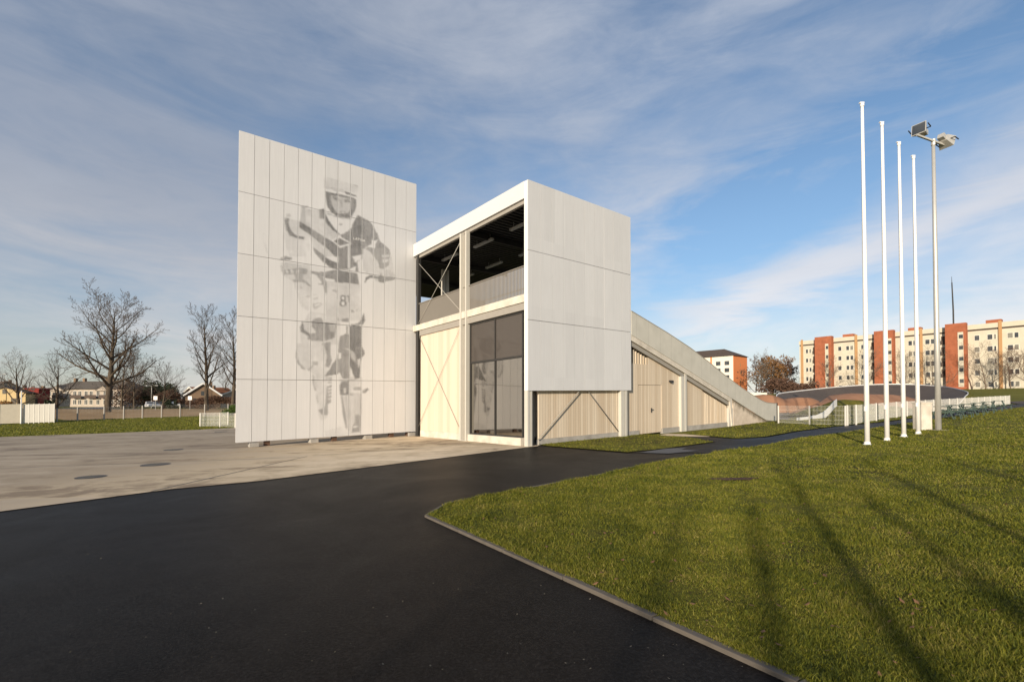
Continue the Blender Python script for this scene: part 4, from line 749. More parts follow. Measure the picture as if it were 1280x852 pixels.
ridge('track_mound', wav([(20.5,45,1.5),(24.5,46,1.5),(29.3,46.5,1.05)], .22, 2.5), 3.4, M['dirt'])
ridge('track_mound', [(24.4,37.3,.2),(25.3,38,.75),(26.6,39,.95),(27.6,39.8,1.15),(29.0,41.2,1.55),(30.5,42.4,1.65),(33,44.3,1.5),(36,46.4,1.5),(39,48.5,1.3),(42,50.5,.9),(43.5,51.5,.2)], 3.2, M['dirt'])
ridge('grass_bank', [(20.6,33.2,.2),(22.2,34.4,.55),(24.3,36.0,.75),(26.5,37.6,1.15),(27.6,38.5,1.1),(29.5,39.9,.75),(33,42.5,.6),(37,45.5,.4)], 2.1, M['lawn'])
sheet('track_straight', [(17.5,29.5),(20.5,31.5),(27,41),(36,52),(44,60),(36,58),(28,50),(21.5,42),(18,34)], M['track'], .02, 2.)
# white edge line that climbs over the first roller
mb = MB(); ln = [(17.6,29.2,.18),(18.8,30.1,.2),(20.0,31.0,.25),(21.0,31.8,.42),(21.9,32.5,.80),(22.6,33.1,1.12),(23.2,33.7,1.25)]
for p, q in zip(ln, ln[1:]):
    a = at(p[0],p[1],p[2]); b = at(q[0],q[1],q[2]); mb.hexa([a+Vector((0,0,-.5)),b+Vector((0,0,-.5)),b+Vector((.1,.2,-.5)),a+Vector((.1,.2,-.5)),a,b,b+Vector((.1,.2,0)),a+Vector((.1,.2,0))])
structure(mb.build('track_edge_line', M['white']))
mb = MB()
for k, (x, y) in enumerate([(26.4,37.6),(27.1,38.3),(27.8,39.1),(28.6,40.2)]):
    pass
# ------------------------------------------------------------------ apartment block
AP0 = Vector((88.2,144)); AD = Vector((.582,-.8132)); AN = Vector((-.8132,-.582)); ZT = 19.85; ZB = 2.2
def ap(w, d, z): return Vector((AP0.x+AD.x*w+AN.x*d, AP0.y+AD.y*w+AN.y*d, z))
apt = thing('apartment_block', 'long five storey cream apartment block with brick red stair towers', 'apartment block', ap(24,0,ZB))
mb = MB(); mb.box(-.31, 56, -12, 0, ZB-1, 18.3, ap); mb.build('wall', M['cream'], apt)
mb = MB(); mb.box(-.4, 56.1, -12.1, .12, 18.7, ZT, ap); mb.build('parapet', M['cream'], apt)
mb = MB(); mb.box(-.3, 56, -11.9, -.15, 18.3, 18.7, ap); mb.build('shadow_line', M['roofbrown'], apt)  # dark recessed strip, the shadow line under the parapet put into its colour
mb = MB(); mb.box(-.2, 56, -11.8, -.3, ZT-.3, ZT-.1, ap); apr = mb.build('roof', M['roofgrey'], apt)
for w in (10.5, 25.5, 40.2):
    mb = MB(); mb.box(w, w+2.6, -4, -2, ZT-.1, ZT+1.0, ap); mb.build('roof_vent', M['redbrick'], apr)
for w0, w1 in ((0.2,.75),(14.2,14.8),(28.4,28.95),(42.65,43.2)):
    mb = MB(); mb.box(w0, w1, .0, .28, ZB-1, ZT+.35, ap); mb.build('pilaster', M['pilaster'], apt)
for w0, w1, s0, s1 in ((4.55,8.95,7.4,8.15),(19.1,23.35,21.8,22.95),(33.6,37.4,36.0,36.9)):
    mb = MB(); mb.box(w0, w1, .02, 1.6, ZB-1, ZT+.55, ap); tw = mb.build('stair_tower', M['redbrick'], apt)
    mb = MB(); mb.box(s0-.1, s1, 1.602, 1.65, 5.0, 18.2, ap); mb.build('window_strip', M['cream'], tw)
    for k in range(5):
        z = 6.4+k*2.68; mb = MB(); mb.box(s0+.12, s1-.05, 1.652, 1.68, z-.45, z+.45, ap); mb.build('window', M['pane'], tw)
    mb = MB(); mb.box(w0-.2, w1+.2, 1.6, 3.0, 4.4, 4.62, ap); mb.build('entrance_canopy', M['redbrick'], tw)
    mb = MB(); mb.box(w0+.8, w0+2.1, 1.61, 1.66, ZB-.5, 4.2, ap); mb.build('entrance_door', M['dark'], tw)
    for k in range(4):       # loggias tucked beside the tower
        z = 8.2+k*2.72; mb = MB(); mb.box(w0-1.15, w0-.02, .003, .25, z-.7, z+.2, ap); mb.box(w0-1.1, w0-.02, .004, .03, z+.2, z+1.3, ap); mb.build('loggia', M['roofbrown'], tw)
wrand = random.Random(3)
def awin(w0, w1, z, h=1.35):
    mb = MB(); mb.box(w0, w1, .002, .05, z-h/2, z+h/2, ap); f_ = mb.build('window', M['offwhite'], apt)
    mb = MB(); n_ = 2 if w1-w0 > 1.1 else 1; ww = (w1-w0)/n_
    for k in range(n_): mb.box(w0+k*ww+.09, w0+(k+1)*ww-.09, .052, .06, z-h/2+.1, z+h/2-.1, ap)
    mb.build('pane', M['panelight'] if wrand.random() < .35 else M['pane'], f_)
for c0, c1 in ((1.45,2.2),(2.4,3.1),(10.0,10.95),(12.0,12.85),(13.0,13.85),(15.6,16.4),(16.8,17.5),(24.4,25.2),(26.0,26.9),(27.0,27.9),(29.4,30.4),(30.5,31.4),(31.7,32.5),(38.5,39.5),(40.7,41.7),(41.8,42.3),(44.0,45.0),(45.1,45.9),(47.6,48.5),(50,51)):
    for k in range(5): awin(c0, c1, 5.5+k*2.78)
# orange and white block
ob = thing('apartment_block', 'distant white apartment block with an orange gable wall and brown hipped roof', 'apartment block', Vector((88.23,188,3.5)))
def obp(a, b, z): return Vector((88.23+U.x*a+V.x*b, 188+U.y*a+V.y*b, z))
mb = MB(); mb.box(0, 11.8, 0, 40, 2, 19.8, obp); mb.build('wall', M['offwhite'], ob)
mb = MB(); mb.box(-.05, 11.85, -.12, -.002, 2, 19.75, obp); mb.build('gable_wall', M['orange'], ob)
for k in range(4):
    mb = MB(); mb.box(5.6, 6.2, -.15, -.125, 5.6+k*3.3, 7+k*3.3, obp); mb.build('gable_window', M['pilaster'], ob)
mb = MB(); e = [obp(-.6,-.7,19.8), obp(12.4,-.7,19.8), obp(12.4,40.6,19.8), obp(-.6,40.6,19.8)]; rd = [obp(5.9,6.5,23.3), obp(5.9,33.5,23.3)]
mb.add(e+rd, [(0,1,4),(1,2,5,4),(2,3,5),(3,0,4,5),(3,2,1,0)]); mb.build('roof', M['roofbrown'], ob)
for b in (1.6,5.2,12,15.6,22,26):
    for k in range(5):
        z = 5.5+k*2.85; mb = MB(); mb.box(-.06, -.002, b, b+1.9, z-.8, z+.8, obp); mb.build('window', M['pane'], ob)
for b in (8.8, 19.2):
    mb = MB(); mb.box(-.1, -.002, b, b+.7, 2, 19.7, obp); mb.build('pilaster', M['orange'], ob)
# mast beyond the roof
r = thing('antenna_mast', 'thin dark antenna mast rising far behind the apartment roof', 'mast', Vector((152,162,gz(152,162)))); o = root_loc(r)
mb = MB(); mb.tube([o, o+Vector((0,0,28)), o+Vector((-.3,0,37.5))], [.26,.22,.16], 8); mb.build('mast_shaft', M['dark'], r)
mb = MB(); mb.tube([o+Vector((-.3,0,37.5)), o+Vector((-.35,0,39.6))], [.1,.05], 6); mb.build('mast_tip', M['dark'], r)
# low white wall and sheds at the track
r = thing('garden_wall', 'short white wall showing beyond the dirt mounds beside the ramp', 'wall', Vector((38,80,gz(38,80)))); o = root_loc(r); mb = MB(); mb.box(o.x-.5, o.x+5.2, o.y, o.y+.3, o.z-.2, o.z+2.1); mb.build('wall_face', M['offwhite'], r)
# road with kerb and parked cars by the apartment
sheet('road', [(60,56),(120,66),(126,74),(64,62)], M['track'], .02, 4)
# ------------------------------------------------------------------ houses on the left
def gbox(mb, x0, x1, y0, y1, z0, z1): mb.box(x0, x1, y0, y1, z0, z1)
hs = thing('row_house', 'long two storey pale house with grey hipped roof behind the big bare tree', 'house', Vector((-120.5,135,0)))
rot = -.12
def hp(x, y, z): return Vector((-120.5+x*math.cos(rot)-y*math.sin(rot), 133+x*math.sin(rot)+y*math.cos(rot), z))
mb = MB(); mb.box(-12.6, 12.6, 0, 10, -.3, 4.95, hp); mb.build('wall', M['creamgrey'], hs)
mb = MB(); e = [hp(-13,-.5,4.95), hp(13,-.5,4.95), hp(13,10.5,4.95), hp(-13,10.5,4.95)]; mb.add(e+[hp(-8.6,5,7.4), hp(8.6,5,7.4)], [(0,1,5,4),(1,2,5),(2,3,4,5),(3,0,4),(3,2,1,0)]); rf = mb.build('roof', M['roofgrey'], hs)
for x in (-9, -6, 1.5, 3.5, 8):
    mb = MB(); mb.box(x, x+.7, 4.6, 5.3, 7.0, 8.3, hp); mb.build('chimney', M['brownwall'], rf)
for x0 in (-8.3, 6.4):
    mb = MB(); mb.add([hp(x0-2.7,-.55,4.5), hp(x0+2.7,-.55,4.5), hp(x0,-.55,6.0), hp(x0-2.7,4,4.9), hp(x0+2.7,4,4.9), hp(x0,4,6.4)], [(0,1,2),(0,2,5,3),(1,4,5,2)]); mb.build('gablet', M['roofgrey'], rf)
    mb = MB(); mb.add([hp(x0-2.1,-.57,4.5), hp(x0+2.1,-.57,4.5), hp(x0,-.57,5.7)], [(0,1,2)]); mb.add([hp(x0-2.1,-.52,4.5), hp(x0+2.1,-.52,4.5), hp(x0,-.52,5.7)], [(2,1,0)]); mb.build('gable_face', M['creamgrey'], rf)
for zc in (3.7, 1.3):
    for x in (-11.2,-8.3,-5.6,-3.0,-1.4,.6,2.2,4.4,6.6,8.8,11.0):
        mb = MB(); mb.box(x-.55, x+.55, -.06, -.002, zc-.75, zc+.75, hp); f_ = mb.build('window', M['offwhite'], hs)
        mb = MB(); mb.box(x-.45, x-.06, -.08, -.062, zc-.65, zc+.65, hp); mb.box(x+.06, x+.45, -.08, -.062, zc-.65, zc+.65, hp); mb.build('pane', M['pane'], f_)
for x in (-7.2,-1.5,3.2,7.6):
    mb = MB(); mb.box(x-1.8, x+1.8, -1.2, -.1, 2.35, 2.5, hp); mb.box(x-1.8, x+1.8, -1.2, -1.15, 2.5, 3.3, hp); mb.build('balcony', M['roofbrown'], hs)
def gable_house(name, label, cx, cy, w, l, ze, zr_, wall, roof, rot, cat='house', barge=None):
    h = thing(name, label, cat, Vector((cx, cy, gz(cx, cy)))); zb = gz(cx, cy)
    def q(x, y, z): return Vector((cx+x*math.cos(rot)-y*math.sin(rot), cy+x*math.sin(rot)+y*math.cos(rot), z+zb))
    mb = MB(); mb.prism([(-w/2,-.3),(w/2,-.3),(w/2,ze),(0,zr_-.1),(-w/2,ze)], lambda a, b: q(a,0,b), lambda a, b: q(a,l,b)); mb.build('wall', M[wall], h)
    mb = MB()
    for s in (-1, 1):
        ov = .4; sl = (zr_-ze)/(w/2)
        mb.hexa([q(s*(w/2+ov),-.35,ze-sl*ov), q(0,-.35,zr_), q(0,l+.3,zr_), q(s*(w/2+ov),l+.3,ze-sl*ov), q(s*(w/2+ov),-.35,ze-sl*ov+.18), q(0,-.35,zr_+.18), q(0,l+.3,zr_+.18), q(s*(w/2+ov),l+.3,ze-sl*ov+.18)])
    rf = mb.build('roof', M[roof], h)
    if barge:
        mb = MB()
        for s in (-1, 1): mb.bar(q(s*(w/2+.4),-.4,ze-sl*.4+.05), q(0,-.4,zr_+.05), .12, .34)
        mb.build('barge_board', M[barge], rf)
    for x in (-w*.22, w*.22):
        mb = MB(); mb.box(x-.5, x+.5, -.06, -.002, .9, 2.2, q); mb.build('window', M['pane'], h)
    mb = MB(); mb.box(-.4, .4, -.06, -.002, ze-.2, ze+.8, q); mb.build('window', M['pane'], h)
    mb = MB(); mb.box(w*.18, w*.18+.5, l*.5, l*.5+.5, zr_-.9, zr_+.6, q); mb.build('chimney', M['brownwall'], rf)
    return h
gable_house('gable_house', 'yellow gabled house beyond the far left panel fence', -112.9, 105, 8.4, 5, 3.4, 4.6, 'yellowwall', 'roofbrown', .12)
gable_house('gable_house', 'dark roofed house standing behind the yellow one', -130.5, 122, 6, 5, 4.8, 6.6, 'creamgrey', 'roofbrown', 1.1)
gable_house('red_shed', 'dark red building between the yellow house and the long pale house', -109.6, 108, 2.3, 3, 4.3, 4.5, 'redwall', 'redwall', .1, 'shed')
gable_house('gable_house', 'brown gabled house with white barge boards beside the tall bare trees', -72.0, 110, 6.8, 10, 3.1, 5.7, 'brownwall', 'rooforange', .55, barge='white')
gable_house('gable_house', 'orange roofed house left of the white barge boards', -81, 119, 8, 9, 3.0, 5.0, 'brownwall', 'rooforange', -.5, barge='offwhite')
gable_house('gable_house', 'house with a low pale roof at the left edge of the screen wall', -67.5, 118, 9, 9, 3.0, 5.0, 'creamgrey', 'roofgrey', .5, barge='offwhite')
sheet('road', [(-95,98),(-72,92),(-74,96),(-92,106),(-120,160),(-190,260),(-200,260),(-126,160),(-99,104)], M['roadgrey'] if 'roadgrey' in M else M['track'], .02, 4)
def car(loc, rz, label, mat):
    r = thing('parked_car', label, 'car', Vector(loc), 'cars parked on the far street'); r.rotation_euler = (0,0,rz); l = Vector(loc)
    mb = MB(); prof = [(-2.05,.35),(2.05,.35),(2.08,.7),(1.95,.88),(1.0,.98),(.45,1.42),(-1.1,1.46),(-1.75,1.02),(-2.08,.9)]
    mb.prism(prof, lambda a, b: l+Vector((a,-.84,b)), lambda a, b: l+Vector((a,.84,b))); mb.build('body', M[mat], r, bevel=.06)
    mb = MB(); mb.prism([(.98,1.0),(.47,1.37),(-1.05,1.4),(-1.6,1.03)], lambda a, b: l+Vector((a,-.86,b)), lambda a, b: l+Vector((a,.86,b)))
    mb.add([l+Vector(p) for p in ((1.03,-.7,1.0),(1.03,.7,1.0),(.52,.65,1.4),(.52,-.65,1.4))], [(0,1,2,3)]); mb.build('windows', M['pane'], r)
    for x in (-1.3, 1.3):
        for y in (-.8, .8):
            mb = MB(); mb.tube([l+Vector((x,y-.1,.32)), l+Vector((x,y+.1,.32))], .32, 14); mb.build('wheel', M['tyre'], r)
    for y in (-.6, .6):
        mb = MB(); mb.box(l.x+2.04, l.x+2.1, l.y+y-.18, l.y+y+.18, l.z+.62, l.z+.76); mb.build('headlight', M['panelight'], r)
    return r
car((-80.0,104.5,.02), -1.0, 'white car parked leftmost on the far street', 'carwhite')
car((-77.4,103.2,.02), -.85, 'silver car parked just right of the white one', 'carsilver')
car((-75.0,105.5,.02), 2.1, 'pale car parked nearest the street trees', 'carwhite')
def street_lamp(loc, h, label, arms=1):
    r = thing('street_lamp', label, 'street lamp', Vector(loc)); o = Vector(loc)
    mb = MB(); mb.tube([o, o+Vector((0,0,h))], [.09,.05], 8); mb.build('pole', M['steel'], r)
    for s in ((-1, 1) if arms == 2 else (1,)):
        mb = MB(); mb.tube([o+Vector((0,0,h-.05)), o+Vector((s*.5,0,h+.15)), o+Vector((s*1.0,0,h+.12))], .035, 6); a = mb.build('arm', M['steel'], r)
        mb = MB(); mb.box(o.x+s*1.2-.3, o.x+s*1.2+.3, o.y-.13, o.y+.13, o.z+h+.05, o.z+h+.17); mb.build('lamp_head', M['lamp'], a)
street_lamp((-84.0,110,0), 5.1, 'street lamp with two heads among the bushes by the far road', 2)
street_lamp((-113.0,104,0), 7.4, 'thin street lamp behind the yellow house at the left edge', 2)
def signpost(loc, label):
    r = thing('road_sign', label, 'sign', Vector(loc)); o = Vector(loc)
    mb = MB(); mb.tube([o, o+Vector((0,0,2.5))], .035, 6); mb.build('pole', M['steel'], r)
    mb = MB(); mb.box(o.x-.35, o.x+.35, o.y-.06, o.y-.03, o.z+1.8, o.z+2.5); mb.build('plate', M['white'], r)
signpost((-59.0,86.5,0), 'small white road sign in front of the brown gabled house')
signpost((-65.3,86.5,0), 'small white road sign at the street corner left of the houses')
# ------------------------------------------------------------------ trees
RT = random.Random(11)
def rv(s): return Vector((RT.uniform(-s,s), RT.uniform(-s,s), RT.uniform(-s,s)))
def limb(mb, tw, p, d, L, r, lvl, maxl, spec, sides, budget):
    """a bending tapered limb with side branches; fine levels go into tw"""
    n_ = 9 if lvl == 0 else 5 if lvl == 1 else (4 if lvl < maxl else 2)
    pts = [p]; rad = [r]; dirs = [d]; q = p.copy(); dd = d.copy()
    for i in range(n_):
        dd = (dd+rv(spec['bend'])*(1 if lvl else .25)+Vector((0,0,spec['up']*(1 if lvl else 0)))).normalized()
        q = q+dd*(L/n_); pts.append(q.copy()); rad.append(max(spec['rmin'], r*(1-(i+1)/n_*(.95 if lvl == 0 else .80))**(.85 if lvl == 0 else 1))); dirs.append(dd.copy())
    (mb if lvl <= spec['trunklvl'] else tw).tube(pts, rad, max(3, sides-lvl*2), False)
    if lvl == maxl: return
    nb = spec['nb'][lvl]; f0 = spec['f0'][lvl]
    ga = RT.uniform(0, 6.28)
    for k in range(nb):
        f = f0+(1-f0)*((k+RT.random()*.8)/nb); f = min(f, .98); x = f*n_; i = min(int(x), n_-1); w = x-i
        bp = pts[i].lerp(pts[i+1], w); br = (rad[i]*(1-w)+rad[i+1]*w); bd = dirs[i+1]
        ga += 2.399+RT.uniform(-.4,.4)
        s = bd.orthogonal().normalized(); t = bd.cross(s); side = s*math.cos(ga)+t*math.sin(ga)
        an = spec['ang'][lvl]*(1.15-.45*f if lvl == 0 else 1)*RT.uniform(.8,1.2)
        nd = (bd*math.cos(an)+side*math.sin(an)).normalized()
        ln = L*spec['len'][lvl]*(spec['shape'](f) if lvl == 0 else (1.1-.55*f))*RT.uniform(.75,1.2)
        limb(mb, tw, bp, nd, ln, max(spec['rmin'], min(br*.82, br*spec['rr'][lvl])), lvl+1, maxl, spec, sides, budget)
OAK = dict(bend=.20, up=.07, nb=[24,10,7,4], f0=[.22,.22,.15,.2], ang=[1.02,.70,.75,.7], len=[.60,.44,.40,.42], rr=[.60,.5,.5,.55], rmin=.011, trunklvl=1, shape=lambda f: 1.02-.48*f)
LIND = dict(bend=.16, up=.08, nb=[20,8,6,3], f0=[.22,.2,.15,.2], ang=[.75,.65,.65,.6], len=[.46,.42,.45,.45], rr=[.48,.5,.5,.55], rmin=.011, trunklvl=1, shape=lambda f: 1.1-.6*f)
BUSHY = dict(bend=.22, up=.10, nb=[12,8,6,3], f0=[.05,.15,.15,.2], ang=[.85,.7,.7,.6], len=[.75,.5,.5,.5], rr=[.5,.5,.55,.55], rmin=.012, trunklvl=1, shape=lambda f: 1.1-.6*f)
POP = dict(bend=.10, up=.16, nb=[26,5,4,3], f0=[.30,.25,.2,.2], ang=[.45,.5,.5,.6], len=[.11,.5,.5,.5], rr=[.4,.5,.5,.55], rmin=.008, trunklvl=0, shape=lambda f: 1.0-.5*f)
def tree(name, label, loc, h, r, spec, maxl=4, group=None, bark='bark', twig='twig', lean=(0,0), seed=None, sides=9, cat='tree', leaves=None):
    if seed is not None: RT.seed(seed)
    rt = thing(name, label, cat, Vector(loc), group); a = MB(); b = MB()
    limb(a, b, Vector(loc)-Vector((0,0,.2)), Vector((lean[0],lean[1],1)).normalized(), h, r, 0, maxl, spec, sides, None)
    a.build('trunk', M[bark], rt, True); b.build('crown', M[twig], rt)
    if leaves:
        mat, n_, sz = leaves; lf = MB(); vs = b.v
        for k in range(n_):
            p = Vector(vs[RT.randrange(len(vs))])+rv(.35); u = rv(1).normalized(); w = u.orthogonal().normalized()
            lf.add([p-u*sz, p+w*sz*.7, p+u*sz, p-w*sz*.7], [(0,1,2,3)])
        lf.build('leaves', M[mat], rt)
    return rt
tree('oak_tree', 'big bare oak tree with a wide crown in front of the long pale house', (-60.8,71,-.03), 15.0, .46, OAK, 4, seed=5, sides=12)
# tall pair right of the road
tree('bare_tree', 'tall bare tree with a side limb to the left, next to the screen wall', (-51.8,80,0), 15.3, .36, LIND, 4, 'bare street trees on the left', seed=21, lean=(.02,0))
tree('bare_tree', 'bare tree half hidden by the left edge of the screen wall', (-48.0,81,0), 14.8, .32, LIND, 4, 'bare street trees on the left', seed=23, lean=(.03,0))
tree('bare_tree', 'low spreading bare tree over the yellow house and red building', (-96,92,0), 8.8, .3, BUSHY, 3, 'bare street trees on the left', seed=31, twig='twigpale')
tree('bare_tree', 'bare tree just left of the long pale house, darker of the two there', (-93.5,97,0), 9.4, .28, BUSHY, 3, 'bare street trees on the left', seed=37)
tree('bare_tree', 'bare rounded tree at the right end of the long pale house', (-76,92,0), 9.6, .26, BUSHY, 4, 'bare street trees on the left', seed=41)
tree('bare_tree', 'slender bare tree behind the double headed street lamp', (-80,100,0), 10.8, .22, LIND, 3, 'bare street trees on the left', seed=43)
tree('bare_tree', 'small bare tree behind the chimneys of the long pale house', (-112,150,0), 10.2, .25, BUSHY, 3, 'bare street trees on the left', seed=47)
tree('bare_tree', 'bare tree right of the big oak, over the street opening', (-71,96,0), 7.6, .2, BUSHY, 3, 'bare street trees on the left', seed=53)
tree('bare_tree', 'bare tree rising behind the white barge boards', (-76.0,125,0), 7.8, .2, BUSHY, 3, 'bare street trees on the left', seed=57)
tree('bare_tree', 'thin bare tree between the tall tree and the screen wall', (-53.5,95,0), 9.4, .18, LIND, 3, 'bare street trees on the left', seed=59, twig='twigpale')
# shrubs: many leaf sized faces through a volume
def shrub(name, label, loc, rx, ry, h, mat, n_, sz, cat='shrub', group=None, seed=1):
    R = random.Random(seed); rt = thing(name, label, cat, Vector(loc), group); mb = MB(); st = MB(); o = Vector(loc)
    cl = [(R.uniform(-.75,.75), R.uniform(-.75,.75), R.uniform(.2,.8), R.uniform(.25,.5)) for _ in range(9)]
    for k in range(n_):
        c = cl[R.randrange(9)]; d = Vector((R.gauss(0,1), R.gauss(0,1), R.gauss(0,1))).normalized()*c[3]*R.random()**.4
        p = o+Vector(((c[0]+d.x)*rx, (c[1]+d.y)*ry, max(.02, (c[2]+d.z*.8))*h)); u = Vector((R.gauss(0,1), R.gauss(0,1), R.gauss(0,1))).normalized(); w = u.orthogonal().normalized(); s = sz*R.uniform(.6,1.4)
        mb.add([p-u*s, p+w*s*.6, p+u*s, p-w*s*.6], [(0,1,2,3)])
    for k in range(14):
        c = cl[R.randrange(9)]; q = o+Vector((c[0]*rx*.3, c[1]*ry*.3, -.1)); st.tube([q, o+Vector((c[0]*rx, c[1]*ry, c[2]*h))], [.04,.01], 3, False)
    st.build('stem', M['twig'], rt); mb.build('foliage', M[mat], rt)
shrub('evergreen_tree', 'dark rounded evergreen beside the right end of the long pale house', (-98.5,131,0), 3.6, 3.6, 7.4, 'leafdark', 2600, .25, 'tree', seed=4)
shrub('dark_shrub', 'dark leafless shrub mass left of the street lamp', (-89.5,112,0), 4.4, 3, 4.9, 'hedge', 3000, .18, group='dark shrubs along the far street', seed=5)
shrub('dark_shrub', 'dark shrub right beside the two headed street lamp', (-84.5,114,0), 4.2, 3, 6.0, 'leafdark', 3000, .2, group='dark shrubs along the far street', seed=6)
shrub('dark_shrub', 'tall dark shrub at the left edge of the street opening', (-81.5,112,0), 2.6, 3, 4.6, 'hedge', 2600, .18, group='dark shrubs along the far street', seed=7)
shrub('dark_shrub', 'brown shrub left of the orange roofed house', (-86.5,134,0), 4.0, 3, 4.6, 'hedge', 2600, .2, group='dark shrubs along the far street', seed=8)
shrub('dark_shrub', 'low dark shrub in front of the orange roofed house', (-74.5,104,0), 2.6, 1.6, 2.3, 'leafdark', 1600, .16, group='dark shrubs along the far street', seed=9)
shrub('dark_shrub', 'low dark shrub in front of the brown gable wall', (-69.5,103,0), 3.0, 1.5, 2.0, 'hedge', 1600, .16, group='dark shrubs along the far street', seed=10)
shrub('hedge', 'long red brown hedge between the tall trees and the screen wall', (-60.0,98,0), 6.5, 1.6, 3.0, 'hedge', 5200, .15, 'hedge', seed=12)
shrub('green_shrub', 'bright green bush at the left edge of the screen wall', (-34.0,58.6,-.2), 1.5, 1.3, 1.35, 'leafgreen', 2600, .09, seed=13)
shrub('dark_shrub', 'dark bush in front of the red building', (-104.5,107,0), 1.2, 1.0, 1.9, 'leafdark', 1500, .16, group='dark shrubs along the far street', seed=14)
shrub('dark_shrub', 'ochre green bush in front of the yellow house', (-109.5,101,0), 2.4, 1.2, 1.7, 'leafauburn', 900, .14, group='dark shrubs along the far street', seed=15)
# wood beyond the ramp: single trees one can tell apart at its edge
g = 'autumn trees between the two apartment blocks'
k = 0
for x, y, h, lab, leaf in [(83.5,158,15.5,'tall pale bare tree right beside the orange gable wall',None),(88.5,160,11.5,'rust brown tree second from the orange gable',('leafauburn',900,.28)),(91.5,166,12.0,'golden leaved tree in the middle of the autumn group',('leafauburn',1500,.28)),
    (95.0,165,11.0,'brown tree left of the cream apartment block',('hedge',1400,.28)),(98.3,170,12.5,'tree touching the left end of the cream block',('leafauburn',900,.3)),(93,180,13.5,'taller bare tree behind the golden one',('hedge',900,.3)),(99,184,13.5,'dark tree behind the left end of the cream block',('leafdark',700,.3))]:
    tree('autumn_tree', lab, (x, y, gz(x, y)-.3), h*.83, .22, BUSHY if k else LIND, 3, g, twig='twigpale' if not k else 'twig', seed=100+k, sides=7, leaves=leaf); k += 1
shrub('hedge', 'brown undergrowth at the foot of the autumn trees', (86,140,gz(86,140)-.2), 11, 3, 5.5, 'hedge', 7000, .3, 'hedge', seed=77)
# trees before the apartment block
g = 'small bare trees in front of the cream apartment block'
k = 0
for w, d, h, lab, mt in [(41.2,5.5,9.0,'bare tree with pale branches right of the third red tower','twigpale'),(45.2,6,7.6,'dark bushy tree before the right end of the cream block','hedge'),(47.6,7,7.8,'darkest bushy tree at the right edge of the photo','hedge'),
      (9.6,4,8.2,'bare tree just right of the first red tower','twigpale'),(18.0,4,9,'bare tree between the first two flagpoles','twigpale'),(26.5,4,8.6,'bare tree behind the third and fourth flagpoles','twigpale'),(31.8,4,8.4,'bare tree left of the third red tower','twigpale')]:
    p = ap(w, d, 0); zb = 3.0+.02*w
    tree('bare_tree', lab, (p.x, p.y, max(zb-.5, gz(p.x,p.y)-.3)), h, .16, BUSHY, 3, g, bark='twigpale', twig=mt, seed=200+k, sides=6); k += 1
# unseen young trees behind the camera whose trunks streak the lawn with shadow
g = 'young bare trees behind the viewpoint'
YOUNG = dict(bend=.05, up=.1, nb=[9,4,3,3], f0=[.55,.25,.2,.2], ang=[.45,.5,.5,.6], len=[.20,.5,.5,.5], rr=[.35,.5,.5,.55], rmin=.006, trunklvl=0, shape=lambda f: 1.0-.5*f)
sd = Vector((.420,.907)); k = 0
where = ['at the west end of their row','second from the west end of their row','third from the west end of their row','in the middle of their row','third from the east end of their row','second from the east end of their row','at the east end of their row']
for (x, y, h) in [(.9,6.6,6.2),(2.75,7.2,6.0),(4.6,9.4,6.4),(7.7,14.2,6.8),(6.6,9.9,6.3),(8.9,12.6,6.6),(11.2,13.4,6.5)]:
    L_ = h/math.tan(math.radians(SUN_EL)); px_, py_ = x-sd.x*L_, y-sd.y*L_
    tree('young_tree', 'slim young bare tree behind the viewpoint, '+where[k], (px_, py_, gz(px_, py_)-.1), h, .125 if k == 3 else .20, YOUNG, 2, g, seed=300+k, sides=7); k += 1
g = 'unseen bare poplars added for shade'; k = 0  # unseen poplars, added so their dense crowns dim the near ground
where = ['westernmost of the tall row','second of the tall row from the west','third of the tall row from the west','middle one of the tall row','third of the tall row from the east','second of the tall row from the east','easternmost of the tall row']
for x, y, h in [(-7,3.5,13),(-4.2,4.2,13.6),(-1.6,5.2,13.2),(.8,4.6,13.8),(3.2,5.6,13.4),(5.6,5.2,13.1),(8.2,7.0,13.6)]:
    L_ = h/math.tan(math.radians(SUN_EL)); px_, py_ = x-sd.x*L_, y-sd.y*L_
    tree('shade_poplar', 'tall bare poplar added unseen to shade the foreground, '+where[k], (px_, py_, gz(px_, py_)-.1), h, .17, POP, 3, g, seed=330+k, sides=6); k += 1
# ------------------------------------------------------------------ light, sky, camera
sun = bpy.data.lights.new('sun', 'SUN'); sun.energy = SUN_E; sun.angle = math.radians(.53); sun.color = (1, .86, .67)
so = bpy.data.objects.new('sun', sun); C.objects.link(so)
d = Vector((-.420*math.cos(math.radians(SUN_EL)), -.907*math.cos(math.radians(SUN_EL)), math.sin(math.radians(SUN_EL))))
so.rotation_euler = d.to_track_quat('Z', 'Y').to_euler(); so.location = (-20,-40,30)
w = bpy.data.worlds.new('World'); sc.world = w; w.use_nodes = True; t = w.node_tree; N = t.nodes; Lk = t.links.new
bg = N['Background']; bg.inputs['Strength'].default_value = SKY_S
sky = N.new('ShaderNodeTexSky'); sky.sky_type = 'NISHITA'; sky.sun_disc = False; sky.sun_elevation = math.radians(SUN_EL)
sky.sun_rotation = math.atan2(d.x, d.y); sky.air_density = 1.0; sky.dust_density = .7; sky.ozone_density = 1.6
class WN(NT):
    def __init__(self): self.t = t; self.n = N
n = WN()
tc = n.node('ShaderNodeTexCoord').outputs['Generated']
sx = n.node('ShaderNodeSeparateXYZ'); n.link(tc, sx.inputs[0]); X, Y, Z = sx.outputs
az = n.math('ARCTAN2', X, Y)                       # azimuth and height of the view of the sky dome
el = n.math('ARCSINE', Z)
